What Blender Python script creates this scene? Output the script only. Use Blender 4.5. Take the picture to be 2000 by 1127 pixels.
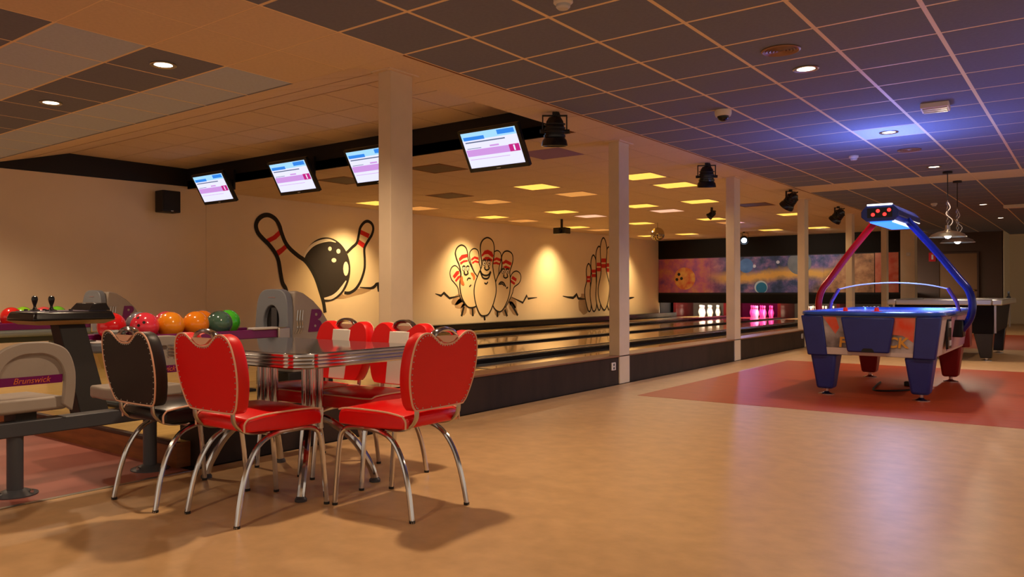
import bpy, math, random
from math import sin, cos, pi, radians as R_
from mathutils import Vector, Matrix
random.seed(7)
for o in list(bpy.data.objects): bpy.data.objects.remove(o)
S = bpy.context.scene
COL = S.collection

# ------------------------------------------------------------------ camera
F, CX, CY = 1537.1, 938.6, 563.5          # focal length / principal point in 2000x1127 pixels
YAW, PITCH, ROLL = 0.66198, 0.00335, -0.00309
CH = 1.02                                  # camera height
H = CH + 1.6446                            # suspended ceiling height
_f = Vector((-sin(YAW)*cos(PITCH), cos(YAW)*cos(PITCH), sin(PITCH)))
_r0 = Vector((cos(YAW), sin(YAW), 0)); _u0 = _r0.cross(_f)
_r = _r0*cos(ROLL) + _u0*sin(ROLL); _u = -_r0*sin(ROLL) + _u0*cos(ROLL)
cd = bpy.data.cameras.new('camera'); cam = bpy.data.objects.new('camera', cd); COL.objects.link(cam)
cd.sensor_width = 36; cd.lens = F*36/2000; cd.shift_x = (1000-CX)/2000; cd.clip_end = 200; cd.clip_start = .05
m = Matrix.Identity(4)
for i in range(3):
    m[i][0] = _r[i]; m[i][1] = _u[i]; m[i][2] = -_f[i]
m[2][3] = CH
cam.matrix_world = m
S.camera = cam
def ray(x, y): return _f + _r*((x-CX)/F) + _u*((CY-y)/F)
def onx(x, y, X):
    d = ray(x, y); t = X/d.x
    return Vector((X, d.y*t, CH + d.z*t))
def project(p):
    v = Vector(p) - Vector((0, 0, CH)); d = v.dot(_f)
    return (CX + F*v.dot(_r)/d, CY - F*v.dot(_u)/d, d) if d > .05 else (0, 0, -1)

# ------------------------------------------------------------------ world, exposure
w = bpy.data.worlds.new('world'); S.world = w; w.use_nodes = True
bg = w.node_tree.nodes['Background']; bg.inputs[0].default_value = (1.0, .78, .58, 1); bg.inputs[1].default_value = .62
S.view_settings.view_transform = 'Standard'; S.view_settings.look = 'None'
S.view_settings.gamma = 1; S.view_settings.use_curve_mapping = False
S.view_settings.exposure = 0.15
WARM = (1.0, .72, .47)

# ------------------------------------------------------------------ materials
def lin(c):
    return tuple(((v/255)/12.92 if v/255 <= .04045 else ((v/255+.055)/1.055)**2.4) for v in c)
MATS = {}
def mat(name, rgb, rough=.5, metal=0, emit=None, es=0, noise=None, noise2=None, bump=None, coat=0, trans=0, ior=1.45, stretch=None, spec=None):
    if name in MATS: return MATS[name]
    M = bpy.data.materials.new(name); M.use_nodes = True; n = M.node_tree; b = n.nodes['Principled BSDF']
    c = lin(rgb)
    b.inputs['Base Color'].default_value = (*c, 1); b.inputs['Roughness'].default_value = rough; b.inputs['Metallic'].default_value = metal
    if spec is not None: b.inputs['Specular IOR Level'].default_value = spec
    b.inputs['Coat Weight'].default_value = coat; b.inputs['Coat Roughness'].default_value = .08
    b.inputs['Transmission Weight'].default_value = trans; b.inputs['IOR'].default_value = ior
    if emit: b.inputs['Emission Color'].default_value = (*lin(emit), 1); b.inputs['Emission Strength'].default_value = es
    if noise or bump:
        tc = n.nodes.new('ShaderNodeTexCoord'); mp = n.nodes.new('ShaderNodeMapping'); n.links.new(tc.outputs['Object'], mp.inputs[0])
        if stretch: mp.inputs['Scale'].default_value = stretch
        t = n.nodes.new('ShaderNodeTexNoise'); n.links.new(mp.outputs[0], t.inputs['Vector'])
        t.inputs['Scale'].default_value = (noise or bump)[0]; t.inputs['Detail'].default_value = 6
        if noise:
            rp = n.nodes.new('ShaderNodeValToRGB'); n.links.new(t.outputs['Fac'], rp.inputs[0])
            a = noise[1]; rp.color_ramp.elements[0].position = .3; rp.color_ramp.elements[1].position = .7
            c2 = lin(noise2) if noise2 else tuple(min(1, v*(1+a)) for v in c)
            rp.color_ramp.elements[0].color = (*[v*(1-a) for v in c], 1) if not noise2 else (*c, 1)
            rp.color_ramp.elements[1].color = (*c2, 1)
            n.links.new(rp.outputs[0], b.inputs['Base Color'])
        if bump:
            t2 = t
            if noise:
                t2 = n.nodes.new('ShaderNodeTexNoise'); n.links.new(mp.outputs[0], t2.inputs['Vector']); t2.inputs['Scale'].default_value = bump[0]
            bp = n.nodes.new('ShaderNodeBump'); bp.inputs['Strength'].default_value = bump[1]; bp.inputs['Distance'].default_value = .01
            n.links.new(t2.outputs['Fac'], bp.inputs['Height']); n.links.new(bp.outputs[0], b.inputs['Normal'])
    MATS[name] = M
    return M
def boards(name, c1, c2, width, rough, axis=0, coat=0):
    """narrow wood boards: random tone per board along one axis plus grain"""
    M = bpy.data.materials.new(name); M.use_nodes = True; n = M.node_tree; b = n.nodes['Principled BSDF']
    tc = n.nodes.new('ShaderNodeTexCoord'); sp = n.nodes.new('ShaderNodeSeparateXYZ'); n.links.new(tc.outputs['Object'], sp.inputs[0])
    dv = n.nodes.new('ShaderNodeMath'); dv.operation = 'DIVIDE'; n.links.new(sp.outputs[axis], dv.inputs[0]); dv.inputs[1].default_value = width
    fl = n.nodes.new('ShaderNodeMath'); fl.operation = 'FLOOR'; n.links.new(dv.outputs[0], fl.inputs[0])
    wn = n.nodes.new('ShaderNodeTexWhiteNoise'); wn.noise_dimensions = '1D'; n.links.new(fl.outputs[0], wn.inputs['W'])
    mp = n.nodes.new('ShaderNodeMapping'); n.links.new(tc.outputs['Object'], mp.inputs[0])
    mp.inputs['Scale'].default_value = (14, 1.2, 1) if axis == 0 else (1.2, 14, 1)
    nz = n.nodes.new('ShaderNodeTexNoise'); nz.inputs['Scale'].default_value = 3; n.links.new(mp.outputs[0], nz.inputs['Vector'])
    ad = n.nodes.new('ShaderNodeMath'); ad.operation = 'MULTIPLY_ADD'; n.links.new(wn.outputs['Value'], ad.inputs[0]); ad.inputs[1].default_value = .55
    ml = n.nodes.new('ShaderNodeMath'); ml.operation = 'MULTIPLY'; n.links.new(nz.outputs['Fac'], ml.inputs[0]); ml.inputs[1].default_value = .45
    n.links.new(ml.outputs[0], ad.inputs[2])
    rp = n.nodes.new('ShaderNodeValToRGB'); n.links.new(ad.outputs[0], rp.inputs[0])
    rp.color_ramp.elements[0].color = (*lin(c1), 1); rp.color_ramp.elements[1].color = (*lin(c2), 1)
    n.links.new(rp.outputs[0], b.inputs['Base Color']); b.inputs['Roughness'].default_value = rough
    b.inputs['Coat Weight'].default_value = coat; b.inputs['Coat Roughness'].default_value = .05
    MATS[name] = M
    return M
M_floor = mat('floor_lino', (196, 158, 112), .38, spec=.4, noise=(9, .10), bump=(60, .03))
M_redlino = mat('red_lino', (168, 66, 28), .42, spec=.4, noise=(5, .12), stretch=(.6, 3, 1))
M_pinklino = mat('pink_lino', (164, 98, 86), .42, noise=(3, .14))
M_wall = mat('plaster', (232, 212, 182), .85, noise=(1.2, .04), bump=(220, .12))
M_cream = mat('cream_paint', (226, 208, 172), .8)
M_col = mat('column_paint', (214, 194, 164), .55, noise=(4, .05))
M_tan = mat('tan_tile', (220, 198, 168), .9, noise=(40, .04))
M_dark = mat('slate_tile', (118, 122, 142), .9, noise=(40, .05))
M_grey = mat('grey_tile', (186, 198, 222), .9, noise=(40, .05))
M_lilac = mat('lilac_tile', (150, 120, 160), .9)
M_gold = mat('grid_bar', (244, 218, 176), .5)
M_joint = mat('tile_joint', (130, 86, 54), .9)
M_black = mat('black_paint', (26, 23, 22), .6)
M_blackg = mat('black_gloss', (20, 19, 22), .22)
M_brownblk = mat('brown_black_panel', (44, 31, 26), .5, noise=(6, .35), stretch=(1, 1, .3), spec=.3)
M_dkbrown = mat('dark_brown_wall', (78, 56, 40), .7)
M_riser = mat('riser_wood', (132, 76, 34), .45, noise=(4, .25), stretch=(1, 1, 8))
M_nose = mat('dark_nosing', (60, 36, 26), .5)
M_lane = boards('lane_boards', (196, 152, 92), (226, 188, 124), .027, .12, 0, .6)
M_appr = boards('approach_boards', (206, 168, 92), (232, 198, 122), .027, .22, 0, .3)
M_gutter = mat('gutter_plastic', (32, 28, 30), .35)
M_chrome = mat('chrome', (205, 205, 208), .12, 1)
M_steel = mat('brushed_steel', (190, 184, 172), .3, 1)
M_red = mat('red_vinyl', (222, 10, 12), .3, noise=(30, .03))
M_redback = mat('red_vinyl_back', (220, 6, 8), .42)
M_blackv = mat('black_vinyl', (22, 20, 22), .3)
M_blackvb = mat('black_vinyl_back', (34, 27, 25), .45)
M_pipe = mat('cream_piping', (226, 176, 148), .5)
M_white = mat('white_vinyl', (222, 216, 206), .3)
M_ltop = mat('charcoal_laminate', (70, 70, 76), .07)
M_dkgrey = mat('dark_grey_steel', (66, 68, 74), .38)
M_grplastic = mat('grey_plastic', (160, 150, 140), .42, noise=(12, .03))
M_grplastic2 = mat('blue_grey_plastic', (120, 126, 136), .4)
M_ltgrey = mat('light_grey_plastic', (202, 200, 200), .35)
M_purple = mat('purple_plastic', (112, 20, 92), .3)
M_orangeprint = mat('orange_print', (214, 110, 60), .5)
M_pad = mat('bottle_grey_rail', (128, 138, 138), .35)

# ------------------------------------------------------------------ mesh helpers
class MB:
    def __init__(s): s.v = []; s.f = []
    def add(s, vs, fs):
        k = len(s.v); s.v += [tuple(p) for p in vs]; s.f += [tuple(i+k for i in f) for f in fs]; return s
    def box(s, x0, x1, y0, y1, z0, z1):
        return s.add([(x, y, z) for z in (z0, z1) for y in (y0, y1) for x in (x0, x1)],
                     [(0,2,3,1),(4,5,7,6),(0,1,5,4),(2,6,7,3),(0,4,6,2),(1,3,7,5)])
    def hexa(s, lo, hi):
        """8-corner solid: lo and hi are 4 corners each (counter-clockwise seen from above)"""
        return s.add(list(lo)+list(hi), [(3,2,1,0),(4,5,6,7),(0,1,5,4),(1,2,6,5),(2,3,7,6),(3,0,4,7)])
    def prism(s, poly, off):
        """poly: 3D planar loop, off: extrusion vector"""
        n = len(poly); o = Vector(off)
        a = [Vector(p) for p in poly]; b = [p+o for p in a]
        return s.add(a+b, [tuple(range(n))[::-1], tuple(range(n, 2*n))] + [(i, (i+1) % n, n+(i+1) % n, n+i) for i in range(n)])
    def cyl(s, p0, p1, r0, r1=None, n=16, caps=True):
        return s.tube([p0, p1], [r0, r0 if r1 is None else r1], n, caps=caps)
    def tube(s, pts, r, n=10, closed=False, caps=True, sx=1):
        P = [Vector(p) for p in pts]; N = len(P)
        rs = r if isinstance(r, (list, tuple)) else [r]*N
        T = []
        for i in range(N):
            if closed: t = P[(i+1) % N]-P[i-1]
            else: t = P[min(i+1, N-1)]-P[max(i-1, 0)]
            T.append(t.normalized())
        up = Vector((0, 0, 1)) if abs(T[0].z) < .9 else Vector((1, 0, 0))
        nx = T[0].cross(up).normalized(); rings = []
        for i in range(N):
            nx = (nx - T[i]*nx.dot(T[i]))
            nx = nx.normalized() if nx.length > 1e-6 else T[i].orthogonal().normalized()
            ny = T[i].cross(nx)
            rings.append([P[i] + nx*(cos(2*pi*k/n)*rs[i]*sx) + ny*(sin(2*pi*k/n)*rs[i]) for k in range(n)])
        vs = [p for rg in rings for p in rg]; fs = []
        for i in range(N if closed else N-1):
            a = i*n; b = ((i+1) % N)*n
            fs += [(a+k, a+(k+1) % n, b+(k+1) % n, b+k) for k in range(n)]
        if caps and not closed: fs += [tuple(range(n))[::-1], tuple((N-1)*n+k for k in range(n))]
        return s.add(vs, fs)
    def lathe(s, prof, n=24, c=(0, 0, 0), axis=None, ring=False):
        """prof: (radius, height) list; axis: unit Vector (default z)"""
        ax = Vector(axis).normalized() if axis else Vector((0, 0, 1))
        a = ax.orthogonal().normalized() if axis else Vector((1, 0, 0)); b = ax.cross(a); c = Vector(c)
        vs = []; fs = []
        for (rr, hh) in prof:
            for k in range(n):
                t = 2*pi*k/n; vs.append(c + ax*hh + (a*cos(t)+b*sin(t))*max(rr, 1e-4))
        for i in range(len(prof)-1):
            fs += [(i*n+k, i*n+(k+1) % n, (i+1)*n+(k+1) % n, (i+1)*n+k) for k in range(n)]
        if ring: fs += [((len(prof)-1)*n+k, (len(prof)-1)*n+(k+1) % n, (k+1) % n, k) for k in range(n)]
        else: fs += [tuple(range(n))[::-1], tuple((len(prof)-1)*n+k for k in range(n))]
        return s.add(vs, fs)
    def sphere(s, c, r, n=24, sc=(1, 1, 1)):
        m_ = n//2; c = Vector(c); vs = []; fs = []
        for i in range(1, m_):
            t = pi*i/m_
            for k in range(n): vs.append(c + Vector((r*sin(t)*cos(2*pi*k/n)*sc[0], r*sin(t)*sin(2*pi*k/n)*sc[1], r*cos(t)*sc[2])))
        vs += [c+Vector((0, 0, r*sc[2])), c-Vector((0, 0, r*sc[2]))]; tI = len(vs)-2
        for i in range(m_-2): fs += [(i*n+k, (i+1)*n+k, (i+1)*n+(k+1) % n, i*n+(k+1) % n) for k in range(n)]
        fs += [(tI, k, (k+1) % n) for k in range(n)] + [(tI+1, (m_-2)*n+(k+1) % n, (m_-2)*n+k) for k in range(n)]
        return s.add(vs, fs)
    def mesh(s, name, m, ang=35):
        me = bpy.data.meshes.new(name); me.from_pydata(s.v, [], s.f)
        if m: me.materials.append(m)
        me.validate(); me.update()
        import bmesh
        b = bmesh.new(); b.from_mesh(me); bmesh.ops.recalc_face_normals(b, faces=b.faces); b.to_mesh(me); b.free()
        for p in me.polygons: p.use_smooth = True
        me.set_sharp_from_angle(angle=R_(ang))
        return me
    def build(s, name, m, parent=None, bevel=0, seg=2, ang=35, label=None, kind=None):
        o = bpy.data.objects.new(name, s.mesh(name, m, ang)); COL.objects.link(o)
        if parent: o.parent = parent
        if bevel:
            bv = o.modifiers.new('bevel', 'BEVEL'); bv.width = bevel; bv.segments = seg; bv.limit_method = 'ANGLE'; bv.angle_limit = R_(40)
        if label: o['label'] = label
        if kind: o['kind'] = kind
        return o
def tag(o, label, cat, group=None):
    o['label'] = label; o['category'] = cat
    if group: o['group'] = group
    return o
def thing(name, label, cat, loc=(0, 0, 0), rz=0, group=None):
    o = bpy.data.objects.new(name, None); COL.objects.link(o); o.location = loc; o.rotation_euler = (0, 0, rz)
    o.empty_display_size = .1
    return tag(o, label, cat, group)
def struct(o, label=None, cat=None):
    o['kind'] = 'structure'
    if label: o['label'] = label
    if cat: o['category'] = cat
    return o
def copy_tree(o, parent=None):
    c = o.copy(); COL.objects.link(c); c.parent = parent
    for ch in list(o.children): copy_tree(ch, c)
    return c
def smooth_pts(P, k=6, closed=False):
    P = [Vector(p) for p in P]; n = len(P); out = []
    rng = range(n if closed else n-1)
    for i in rng:
        p0 = P[(i-1) % n] if closed or i > 0 else P[0]; p1 = P[i]; p2 = P[(i+1) % n]; p3 = P[(i+2) % n] if closed or i+2 < n else P[-1]
        for j in range(k):
            t = j/k
            out.append(.5*((2*p1)+(p2-p0)*t+(2*p0-5*p1+4*p2-p3)*t*t+(3*p1-p0-3*p2+p3)*t**3))
    if not closed: out.append(P[-1])
    return out
def text_obj(txt, size, m, parent, matrix, extrude=.001, bold=0, shear=0, name='lettering', align='CENTER'):
    cu = bpy.data.curves.new('txt', 'FONT'); cu.body = txt; cu.size = size; cu.extrude = extrude; cu.align_x = align; cu.align_y = 'CENTER'
    cu.offset = bold; cu.shear = shear
    t = bpy.data.objects.new('txt', cu); COL.objects.link(t)
    me = bpy.data.meshes.new_from_object(t.evaluated_get(bpy.context.evaluated_depsgraph_get()))
    bpy.data.objects.remove(t); bpy.data.curves.remove(cu)
    me.transform(matrix); me.materials.clear(); me.materials.append(m); me.name = name
    o = bpy.data.objects.new(name, me); COL.objects.link(o); o.parent = parent
    return o
def frame(origin, ex, ey):
    ex = Vector(ex).normalized(); ey = Vector(ey).normalized(); ez = ex.cross(ey)
    M = Matrix.Identity(4)
    for i in range(3): M[i][0] = ex[i]; M[i][1] = ey[i]; M[i][2] = ez[i]; M[i][3] = origin[i]
    return M
def spot_light(parent, loc, target, power, color, size=1.6, blend=.6, radius=.05, name='lamp_light'):
    l = bpy.data.lights.new(name, 'SPOT'); l.energy = power; l.color = color; l.spot_size = size; l.spot_blend = blend; l.shadow_soft_size = radius
    o = bpy.data.objects.new(name, l); COL.objects.link(o); o.parent = parent; o.location = loc
    o.rotation_euler = (Vector(target)-Vector(loc)).to_track_quat('-Z', 'Y').to_euler()
    return o
def point_light(parent, loc, power, color, radius=.05, name='lamp_light'):
    l = bpy.data.lights.new(name, 'POINT'); l.energy = power; l.color = color; l.shadow_soft_size = radius
    o = bpy.data.objects.new(name, l); COL.objects.link(o); o.parent = parent; o.location = loc
    return o
def area_light(parent, loc, target, power, color, sx, sy, name='lamp_light'):
    l = bpy.data.lights.new(name, 'AREA'); l.shape = 'RECTANGLE'; l.size = sx; l.size_y = sy; l.energy = power; l.color = color
    o = bpy.data.objects.new(name, l); COL.objects.link(o); o.parent = parent; o.location = loc
    o.rotation_euler = (Vector(target)-Vector(loc)).to_track_quat('-Z', 'Y').to_euler()
    return o

# ------------------------------------------------------------------ main dimensions
WX = -11.4                 # lane side wall
AX, AY0 = -3.775, 3.382    # ceiling grid origin
T = .6                     # ceiling tile
PX = -4.1                  # plinth face
LZ = .145                  # lane / approach height
YF = 7.03                  # foul line and bulkhead
YM = 24.25                 # masking front
YB = 26.4                  # far wall
LC = (-5.1, -6.88, -8.53, -10.31)

# ------------------------------------------------------------------ floor
fl = struct(MB().box(-4.07, 7, -5, 30, -.1, 0).build('floor', M_floor))
MB().box(-3.51, 7, 6.98, 11.75, -.002, .0015).build('red_inlay', M_redlino, fl)
MB().box(-3.51, 7, 16.0, 21.2, -.002, .0015).build('red_inlay', M_redlino, fl)
struct(MB().box(WX, -4.07, -5, 2.53, -.1, 0).build('floor_bowlers_area', M_pinklino))
struct(MB().box(WX, -4.07, 2.53, 30, -.1, -.004).build('floor_under_lanes', M_black))
struct(MB().box(-4.085, -4.055, -5, 2.52, 0, .004).build('trim_1', M_steel, bevel=.002))
# approach platform
ap = struct(MB().box(WX, -4.2, 2.54, YF, 0, LZ).build('floor_approach', M_appr))
MB().box(WX, -4.2, 2.51, 2.54, 0, LZ-.02).build('riser_board', M_riser, ap)
MB().box(WX, -4.2, 2.505, 2.545, LZ-.02, LZ+.003).build('nosing', M_nose, ap, bevel=.004)
MB().box(-4.2, -4.19, 2.51, 2.6, 0, LZ).build('end_board', M_riser, ap)
MB().box(WX, -4.4, YF-.03, YF+.02, LZ-.01, LZ+.002).build('foul_line', M_black, ap)

# ------------------------------------------------------------------ walls
struct(MB().box(WX-.15, WX, -5, 30, 0, 3.2).build('wall_left', M_wall))
struct(MB().box(WX, WX+.012, 7.36, 7.385, LZ, H).build('trim_2', M_wall))
struct(MB().add([(WX+.004, 3.98, 2.665), (WX+.004, YF, 2.70), (WX+.004, YF, 2.985), (WX+.004, 5.2, 2.985)], [(0, 1, 2, 3)]).build('wall_left_upper', M_black))
bw = struct(MB().box(-4.15, -2.0, YB, YB+.15, 0, H+.3).build('wall_back', M_dkbrown))
struct(MB().box(-2.02, -1.98, YB, 28.3, 0, H+.3).build('wall_back_return', M_cream))
struct(MB().box(-2.02, 7, 28.3, 28.45, 0, H+.3).build('wall_back_niche', M_cream))
d = struct(MB().box(-3.56, -2.62, YB-.03, YB, 0, 2.06).build('door_1', mat('door_paint', (128, 92, 56), .6), bevel=.004))
MB().box(-3.6, -3.56, YB-.05, YB, 0, 2.1).box(-2.62, -2.58, YB-.05, YB, 0, 2.1).box(-3.56, -2.62, YB-.05, YB, 2.06, 2.1).build('door_frame', M_dkbrown, d)
MB().sphere((-2.7, YB-.06, 1.0), .03, 12).cyl((-2.7, YB-.05, 1.0), (-2.7, YB-.02, 1.0), .012).build('door_handle', mat('brass', (190, 150, 60), .3, 1), d)
struct(MB().box(-4.2, -3.85, 24.2, 24.6, 0, H).build('wall_mask_end', M_col))

# plinth along the lanes
pl = struct(MB().box(-4.3, PX, 2.6, YM, 0, .295).build('wall_lane_plinth', M_brownblk))
MB().box(-4.34, PX+.012, 2.59, YM, .295, .312).build('cap_rail', mat('plinth_cap', (128, 86, 58), .4), pl, bevel=.003)

# ------------------------------------------------------------------ columns
def column(y, label):
    t = thing('column', label, 'column', (PX, y, 0), 0, 'row of square columns along the lanes')
    MB().box(-.115, .012, -.12, .12, 0, H).build('shaft', M_col, t, bevel=.006)
    MB().box(-.15, .045, -.16, .16, H-.012, H-.002).build('head_plate', M_tan, t)
for i, (y, l) in enumerate([(4.29, 'cream square column nearest the camera, rising behind the diner table'), (7.83, 'cream square column with the wall socket at its foot, second of the row'),
                            (11.33, 'cream square column third in the row, beside the red floor corner'), (14.83, 'cream square column fourth in the row, just left of the air hockey table'),
                            (18.33, 'cream square column fifth in the row, behind the red arch arm'), (21.9, 'cream square column farthest along the row, below the score box')]):
    column(y, l)

# ------------------------------------------------------------------ ceiling
LUM = [  # lane ceiling light fittings: (x, y, state)
 (-7.1,10.4,2),(-7.1,11.6,1),(-9.0,14.1,2),(-9.0,15.25,3),(-10.75,14.1,2),(-9.0,11.6,1),(-10.75,10.45,2),(-10.75,11.65,1),(-10.75,15.25,1),(-10.75,17.8,2),(-10.75,18.85,1),
 (-7.1,14.1,2),(-7.1,15.25,3),(-9.0,17.8,2),(-10.75,21.45,2),(-5.42,10.4,2),(-5.42,11.55,2),(-5.5,14.05,2),(-7.2,17.7,2),(-7.2,18.85,1),(-9.1,21.45,2),(-7.2,21.5,2),(-5.42,17.6,2),(-5.5,21.45,2),
 (-7.0,7.95,0),(-9.0,7.95,0),(-9.0,10.45,0),(-5.2,15.25,0),(-4.85,10.4,0),(-4.85,11.6,0)]
def lum_cells():
    s = set()
    for x, y, k in LUM: s.add((int((x-AX)//T), int((y-YF-.05)//T)))
    return s
LCELL = lum_cells()
ce = struct(MB().box(AX, 7, -5, 30, H-.0005, H+.1).build('ceiling', M_gold))
struct(MB().box(WX, AX, -5, 3.985, H-.0005, H+.1).build('ceiling_seating_side', M_gold))
struct(MB().box(-4.23, AX, 3.985, YM, H-.0005, H+.1).build('ceiling_soffit', M_joint))
cl = struct(MB().box(WX, -4.23, YF, YM+2, H-.0005, H+.12).build('ceiling_lane_area', M_joint))
# raised bay over the approach: slope and flat
rc = struct(MB().hexa([(WX, 3.985, H+.006), (-4.23, 3.985, H+.006), (-4.23, 5.2, 2.99), (WX, 5.2, 2.99)],
                      [(WX, 3.985, H+.1), (-4.23, 3.985, H+.1), (-4.23, 5.2, 3.1), (WX, 5.2, 3.1)]).box(WX, -4.23, 5.2, YF, 2.99, 3.1).build('ceiling_raised_bay', M_joint))
struct(MB().box(-4.235, -4.225, 3.985, YF, H, 3.0).build('wall_bay_side', M_tan))
bk = struct(MB().box(WX, -4.3, YF, YF+.02, H-.004, 2.99).build('wall_bulkhead', M_black))
tiles = []     # (mesh key, location, material, parent, size px)
def tile_mesh(key, sx, sy, m, gap):
    if key not in TM:
        TM[key] = MB().box(-sx/2+gap, sx/2-gap, -sy/2+gap, sy/2-gap, -.002, .008).mesh('ceiling_tile', m)
    return TM[key]
TM = {}
def add_tile(x0, x1, y0, y1, m, parent, gap):
    c = ((x0+x1)/2, (y0+y1)/2, H)
    vis = [project((x, y, H)) for x in (x0, x1) for y in (y0, y1)]
    inside = any(p[2] > 0 and -20 < p[0] < 2020 and -20 < p[1] < 1147 for p in vis)
    sz = 0
    if inside and all(p[2] > 0 for p in vis): sz = (max(p[0] for p in vis)-min(p[0] for p in vis))*(max(p[1] for p in vis)-min(p[1] for p in vis))
    tiles.append((sz, c, round(x1-x0, 3), round(y1-y0, 3), m, parent, gap))
def rows(y0, y1, origin):
    k = math.floor((y0-origin)/T+1e-6); out = []
    while origin+k*T < y1-1e-6:
        out.append((max(y0, origin+k*T), min(y1, origin+(k+1)*T), k)); k += 1
    return out
for c in range(0, 18):
    x0 = AX+c*T
    for (a, b, k) in rows(AY0-9*T, AY0+16*T, AY0): add_tile(x0, x0+T, a, b, M_dark if not (c == 3 and k == 9) else M_grey, ce, .014)  # one paler tile: blue glow around its downlight put into the tile colour
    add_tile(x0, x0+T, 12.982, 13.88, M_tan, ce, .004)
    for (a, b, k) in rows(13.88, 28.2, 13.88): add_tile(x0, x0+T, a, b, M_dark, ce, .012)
for c in range(-13, 0):
    x0 = max(AX+c*T, WX); x1 = AX+(c+1)*T
    for (a, b, k) in rows(AY0-8*T, 3.985, AY0):
        mt = M_tan if c >= -2 else (M_grey if k % 2 == 0 else M_dark)
        add_tile(x0, x1, a, b, mt, ce, .006 if c >= -2 else .011)
for (a, b, k) in rows(3.985, YM, AY0): add_tile(-4.23, AX-.02, a, b, M_tan, ce, .003)
lane_x = []
x = -4.23
while x > WX+.01:
    lane_x.append((max(x-T, WX), x)); x -= T
def lane_hit(x0, x1, a, b):
    return any(x0-.02 <= L[0] < x1-.02 and a-.02 <= L[1] < b-.02 for L in LUM)
LPOS = []
for (x0, x1) in lane_x:
    for (a, b, k) in rows(YF+.02, YM, YF+.02):
        hit = [L for L in LUM if x0 <= L[0] < x1 and a <= L[1] < b]
        if hit: LPOS.append(((x0+x1)/2, (a+b)/2, hit[0][2], x1-x0, b-a)); continue
        m_ = M_lilac if (abs((x0+x1)/2+5.13) < .3 and abs((a+b)/2-8.0) < .31) else M_tan
        add_tile(x0, x1, a, b, m_, cl, .004)
for par in (ce, cl):
    L = sorted([t for t in tiles if t[5] is par], key=lambda t: -t[0])
    rest = {}
    for i, (sz, c, sx, sy, m_, p, g) in enumerate(L):
        if i < 295 and sz > 60:
            o = bpy.data.objects.new('ceiling_tile', tile_mesh((sx, sy, m_.name, g), sx, sy, m_, g)); COL.objects.link(o); o.parent = par; o.location = c
        else:
            rest.setdefault(m_.name, MB()).box(c[0]-sx/2+g, c[0]+sx/2-g, c[1]-sy/2+g, c[1]+sy/2-g, H-.002, H+.008)
    for k_, mb in rest.items(): mb.build('far_ceiling_tiles', MATS[k_], par, kind='stuff')
# tiles of the raised bay (slope + flat)
for (x0, x1) in lane_x:
    sl = [(3.985, H), (4.585, H+.16), (5.2, 2.984)]
    for i in range(2):
        g = .007; (ya, za), (yb, zb) = sl[i], sl[i+1]
        MB().hexa([(x0+g, ya+g, za), (x1-g, ya+g, za), (x1-g, yb-g, zb), (x0+g, yb-g, zb)],
                  [(x0+g, ya+g, za+.008), (x1-g, ya+g, za+.008), (x1-g, yb-g, zb+.008), (x0+g, yb-g, zb+.008)]).build('slope_tile', M_tan, rc)
    for (a, b, k) in rows(5.2, YF, 5.2):
        o = bpy.data.objects.new('ceiling_tile', tile_mesh((round(x1-x0, 3), round(b-a, 3), M_tan.name, .007), x1-x0, b-a, M_tan, .007)); COL.objects.link(o)
        o.parent = rc; o.location = ((x0+x1)/2, (a+b)/2, 2.984)

# ------------------------------------------------------------------ ceiling lamps
M_lampon = mat('lamp_glow', (255, 240, 220), .5, emit=(255, 236, 210), es=9)
M_whitepl = mat('white_fitting', (226, 214, 200), .45)
def downlight(x, y, label, power=66, color=WARM, seen=True):
    t = thing('downlight', label, 'downlight', (x, y, H-.003), 0, 'recessed round downlights')
    MB().lathe([(.062, 0), (.088, 0), (.092, -.006), (.086, -.01), (.064, -.006)], 28, ring=True).build('bezel', M_steel, t)
    MB().lathe([(.062, 0), (.062, -.003), (.03, -.0035)], 28).build('lens', M_lampon, t)
    spot_light(t, (0, 0, -.03), (0, 0, -2), power, color, 2.5, .5, .06)
downlight(-5.287, 3.07, 'round white downlight in the dark ceiling tile row, right of the two at upper left')
downlight(-7.1, 3.08, 'round white downlight at far upper left of the ceiling')
downlight(-1.675, 6.08, 'round white downlight nearest the camera on the blue ceiling, beside the round grille')
downlight(-1.675, 9.07, 'round white downlight in the bright blue tile above the air hockey table', 120, (1, .8, .66))
downlight(-1.675, 12.0, 'round white downlight next to the pendant ceiling roses')
for (x, y, l) in [(-2.87, 3.07, 'downlight above the diner table'), (-2.275, .08, 'downlight beside the camera position'), (.725, 3.07, 'downlight right of the seating'), (.725, 6.08, 'downlight over the open floor'),
                  (.725, 9.07, 'downlight right of the air hockey table'), (-7.1, .08, 'downlight over the bowlers bench'), (-9.5, 3.08, 'downlight by the left wall'), (.725, 13.9, 'downlight right of the pool table'), (-1.675, 17.9, 'downlight past the pool table'), (-1.675, 21.5, 'downlight near the far door')]:
    downlight(x, y, 'recessed round ' + l, {-2.87: 150, -9.5: 120}.get(x, 66))
M_yel = mat('lit_panel_yellow', (255, 214, 120), .5, emit=(255, 202, 86), es=1.15)
M_yeldim = mat('lit_panel_dim', (240, 190, 120), .5, emit=(226, 160, 84), es=.55)
M_pinkpan = mat('lit_panel_pink', (240, 200, 180), .5, emit=(246, 200, 170), es=.75)
M_offpan = mat('unlit_panel', (92, 70, 50), .6)
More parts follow.
